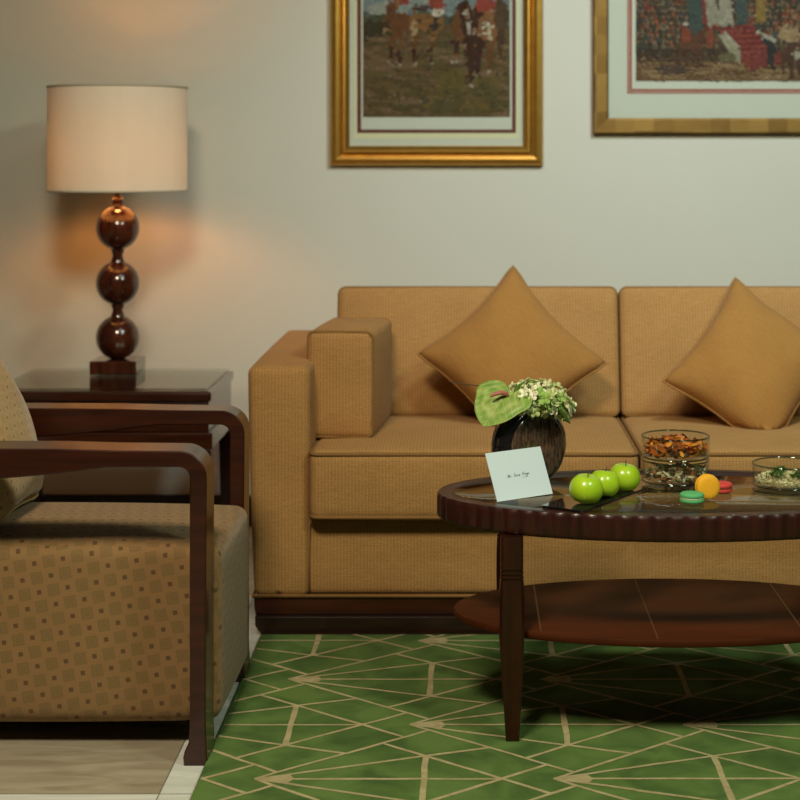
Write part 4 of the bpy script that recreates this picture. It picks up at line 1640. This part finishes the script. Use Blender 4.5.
def cavalry(w, h):
    rng = random.Random(21)
    S = 1 / SC
    ox, oz = -w / 2, -h / 2
    g = lambda x, y: (ox + (x - 362) * S, oz + (117 - y) * S)     # print coordinates measured in millimetre steps
    sh = [(None, (.125, .085, .035))]
    def B(x, y, rx, ry, c, r=None, rot=0, n=9):
        a, b = g(x, y)
        sh.append((blob(a, b, rx * S, ry * S, r, n, rot), c))
    def Lm(x0, y0, x1, y1, w0, w1, c):
        a, b = g(x0, y0)
        d, e = g(x1, y1)
        sh.append((limb(a, b, d, e, w0 * S, w1 * S), c))
    # sky and far hills
    sh.append(([g(355, 20), g(515, 20), g(515, -400), g(355, -400)], (.20, .27, .30)))
    for i in range(40):
        B(rng.uniform(355, 515), rng.uniform(-140, 14), rng.uniform(10, 26), rng.uniform(3, 9), rng.choice(((.26, .32, .33), (.17, .24, .28), (.32, .35, .32))), rng)
    for i in range(16):
        B(362 + i * 10, rng.uniform(16, 24), 9, rng.uniform(4, 7), rng.choice(((.13, .17, .18), (.09, .10, .07), (.08, .075, .04))), rng)
    for i in range(9):
        B(364 + i * 4, rng.uniform(24, 36), 6, 7, (.055, .045, .02), rng)
    # ground
    for i in range(260):
        y = rng.uniform(36, 116)
        B(rng.uniform(362, 508), y, rng.uniform(6, 22), rng.uniform(1, 3.2), rng.choice(((.15, .095, .042), (.18, .115, .058), (.115, .078, .030), (.10, .075, .026), (.20, .13, .072), (.135, .10, .036))), rng, rng.uniform(-.3, .1))
    for i in range(26):
        B(rng.uniform(430, 500), rng.uniform(72, 110), rng.uniform(5, 13), rng.uniform(3, 7), rng.choice(((.13, .095, .03), (.105, .085, .03), (.15, .11, .03))), rng)
    BR_, DK, LT = (.16, .065, .02), (.06, .022, .012), (.24, .115, .035)
    # side-on chestnut horse
    for (a, b, c_, d) in ((393, 30, 390, 62), (402, 36, 398, 64), (417, 34, 413, 64), (432, 30, 430, 62)):
        Lm(a, b, c_, d - 14, 3.6, 1.7, BR_)
        Lm(c_, d - 15, c_ + .5, d, 1.7, 1.3, DK)
        B(c_ + 1, d + 1, 2.2, 1.6, (.32, .26, .20), rng)
    B(419, 22, 19, 10, LT, rng)
    B(400, 26, 10, 14, BR_, rng)
    B(434, 23, 9, 11, LT, rng)
    Lm(398, 28, 389, 4, 8, 5, BR_)
    Lm(391, 6, 386, 22, 4.5, 3, BR_)
    B(413, 28, 4, 8, (.42, .30, .18), rng)
    B(404, 40, 3, 8, (.17, .09, .05), rng)
    # rider
    B(420, 8, 12, 3, (.08, .05, .05), rng)
    Lm(438, 4, 434, 30, 4, 2.5, (.05, .035, .035))
    B(437, 12, 6, 5, (.62, .57, .50), rng)
    B(436, 2, 8, 8, (.33, .06, .04), rng)
    B(400, 0, 9, 6, (.30, .06, .04), rng)
    Lm(434, -2, 432, -26, 9, 7, (.33, .06, .04))
    B(432, -32, 5, 5, (.45, .26, .16), rng)
    B(432, -41, 7, 6, (.60, .57, .50), rng)
    Lm(402, -2, 404, -24, 8, 6, (.33, .06, .04))
    B(404, -30, 5, 5, (.45, .26, .16), rng)
    B(404, -39, 6, 6, (.60, .57, .50), rng)
    # horse walking towards the viewer
    for (a, b, c_, d, w_) in ((470, 44, 470, 84, 5), (478, 46, 476, 76, 4), (490, 40, 488, 70, 4), (456, 36, 455, 60, 3)):
        Lm(a, b, c_, d, w_, 1.7, DK if a < 485 else BR_)
        B(c_, d + 1.5, 2.4, 2, (.34, .27, .22), rng)
    B(474, 30, 13, 24, DK, rng)
    B(488, 26, 12, 18, (.26, .12, .05), rng)
    B(459, 24, 8, 20, BR_, rng)
    Lm(470, 34, 462, 2, 8, 6, DK)
    Lm(465, 8, 469, 36, 2.4, 1.6, (.42, .38, .33))
    B(484, 26, 4, 5, (.66, .60, .52), rng)
    Lm(486, 26, 490, 40, 3, 2, (.50, .42, .30))
    B(484, 4, 11, 9, (.33, .06, .04), rng)
    Lm(484, -2, 482, -26, 10, 7, (.33, .06, .04))
    B(482, -33, 5, 5, (.45, .26, .16), rng)
    B(482, -42, 7, 6, (.60, .57, .50), rng)
    Lm(492, 10, 506, 9, 2, 1.5, (.55, .5, .45))
    B(500, 16, 7, 18, (.10, .06, .03), rng)
    Lm(500, 30, 499, 56, 4, 1.5, (.09, .045, .02))
    for i in range(34):
        B(rng.uniform(384, 502), rng.uniform(2, 60), rng.uniform(1, 2.4), rng.uniform(1, 4), rng.choice(((.26, .13, .05), (.09, .04, .02), (.20, .09, .035), (.33, .20, .10))), rng)
    return painterly(w, h, sh, 1500, .0028, .0065, 5, -h / 2 + .40)

def parade(w, h):
    rng = random.Random(31)
    S = 1 / SC
    ox, oz = -w / 2, -h / 2
    g = lambda x, y: (ox + (x - 636) * S, oz + (81 - y) * S)
    sh = [(None, (.20, .125, .065))]
    def B(x, y, rx, ry, c, r=None, rot=0, n=9):
        a, b = g(x, y)
        sh.append((blob(a, b, rx * S, ry * S, r, n, rot), c))
    def Lm(x0, y0, x1, y1, w0, w1, c):
        a, b = g(x0, y0)
        d, e = g(x1, y1)
        sh.append((limb(a, b, d, e, w0 * S, w1 * S), c))
    sh.append(([g(630, 62), g(1200, 62), g(1200, -400), g(630, -400)], (.10, .065, .04)))
    sh.append(([g(630, -50), g(1200, -50), g(1200, -400), g(630, -400)], (.24, .28, .26)))
    for i in range(120):
        B(rng.uniform(636, 950), rng.uniform(62, 80), rng.uniform(8, 24), rng.uniform(1, 3), rng.choice(((.24, .15, .075), (.17, .10, .05), (.30, .20, .11), (.14, .085, .045))), rng)
    # crowd, rows from the far to the near
    for row in range(14):
        y = -34 + row * 6.2
        for i in range(62):
            x = 637 + i * 5 + rng.uniform(-2, 2)
            red = rng.random() < (.45 if 16 < y < 34 else .2)
            coat = rng.choice(((.24, .06, .035), (.27, .085, .045))) if red else rng.choice(((.06, .06, .055), (.09, .06, .035), (.075, .075, .05), (.13, .095, .06), (.065, .075, .08), (.18, .14, .09)))
            B(x, y, 2.0, 3.8, coat, rng, 0, 7)
            B(x, y - 4.8, 1.2, 1.4, (.26, .17, .11), rng, 0, 6)
            Lm(x, y + 2, x + rng.uniform(-1, 1), y + 9, 1.4, 1, (.06, .045, .035))
    # banners and robes by the dais
    Lm(694, -6, 696, 32, 7, 7, (.06, .085, .08))
    Lm(706, -10, 712, 30, 6, 7, (.20, .045, .035))
    Lm(709, -6, 715, 26, 5, 7, (.31, .29, .23))
    Lm(724, -8, 727, 26, 5, 7, (.33, .31, .25))
    Lm(740, -10, 742, 24, 6, 6, (.065, .09, .085))
    Lm(760, -10, 761, 22, 4, 5, (.27, .18, .05))
    for x_, y_ in ((710, -12), (724, -14), (741, -16), (760, -15)):
        B(x_, y_, 3, 3.4, (.36, .24, .16), rng)
    # red stairs with darker treads
    sh.append(([g(716, 28), g(752, 24), g(786, 62), g(748, 70), g(738, 56)], (.21, .045, .035)))
    for i in range(6):
        x_, y_ = 722 + i * 4.5, 29 + i * 5.2
        Lm(x_, y_, x_ + 30, y_ - 1.5, .8, .8, (.15, .022, .02))
        Lm(x_ + 1, y_ + 2.2, x_ + 31, y_ + .8, .8, .8, (.27, .065, .05))
    B(768, 57, 13, 7, (.20, .05, .042), rng)
    Lm(722, 33, 736, 52, 4, 6, (.38, .36, .27))
    Lm(735, 46, 736, 62, 5, 5, (.30, .29, .21))
    B(727, 58, 10, 5, (.15, .13, .07), rng)
    # mounted officer with his shadow
    B(672, 70, 15, 3.4, (.09, .06, .045), rng)
    for (a, b_, c_, d) in ((681, 48, 679, 64), (686, 48, 687, 66), (696, 48, 698, 68), (700, 46, 702, 66)):
        Lm(a, b_, c_, d, 2, 1, (.10, .045, .025))
    B(691, 42, 12, 8, (.13, .055, .03), rng)
    Lm(699, 42, 702, 30, 4, 3, (.12, .05, .03))
    Lm(686, 42, 686, 28, 4.5, 4, (.24, .06, .035))
    B(687, 24, 2.6, 3, (.40, .34, .28), rng)
    B(710, 38, 5, 9, (.23, .065, .035), rng)
    # dark kneeling and standing figures on the right
    Lm(762, 37, 774, 46, 3, 5, (.04, .04, .045))
    Lm(772, 44, 770, 68, 5, 3, (.04, .035, .035))
    Lm(756, 32, 776, 41, 1.5, 2.5, (.40, .38, .32))
    B(790, 34, 11, 9, (.36, .25, .14), rng)
    for k_ in range(5):
        Lm(783 + k_ * 7, 48, 784 + k_ * 8, 74 + (k_ % 2) * 4, 3.4, 1.6, (.09, .045, .03))
    B(800, 50, 20, 7, (.11, .05, .035), rng)
    B(797, 54, 3, 7, (.40, .36, .30), rng)
    for i in range(60):
        B(rng.uniform(780, 930), rng.uniform(-8, 28), rng.uniform(1.6, 3), rng.uniform(1.6, 4), rng.choice(((.26, .09, .05), (.30, .16, .09), (.14, .06, .04), (.36, .26, .18))), rng)
    return painterly(w, h, sh, 2600, .0022, .0045, 6, -h / 2 + .30)

prof1 = [(0, .001), (0, .020), (.006, .030), (.020, .034), (.030, .030), (.034, .026), (.044, .034), (.050, .034), (.062, .0255), (.064, .0245), (.064, .001)]
hung_picture('framed_picture', 'gilt framed print of red-coated riders on brown horses, above the sofa', 330, 543, 165.5, 148, 20,
             [(17, 17, .0120, M_MATB, 'mat'), (24, 27, .0125, M_CREAM, 'inner_mat'), (27, 32.5, .0132, M_DRED, 'border'), (31, 36, .0140, M_MATB, 'print_margin')],
             (33, 48.5), M_GOLD, prof1, cavalry, -120)
prof2 = [(0, .001), (0, .026), (.004, .030), (.044, .028), (.048, .0265), (.050, .0255), (.050, .001)]
hung_picture('framed_picture', 'gold panelled frame with a crowded parade print, upper right of the wall', 593, 993, 133.5, 117, 16,
             [(14, 14, .0120, M_MATB, 'mat'), (34.5, 40, .0128, M_RED, 'border'), (36, 41.5, .0131, M_MATB, 'border_line'), (36.6, 42.2, .0134, M_RED, 'inner_border'), (39, 44.5, .0140, M_MATB, 'print_margin')],
             (43, 52.5), M_GOLD2, prof2, parade, -146)
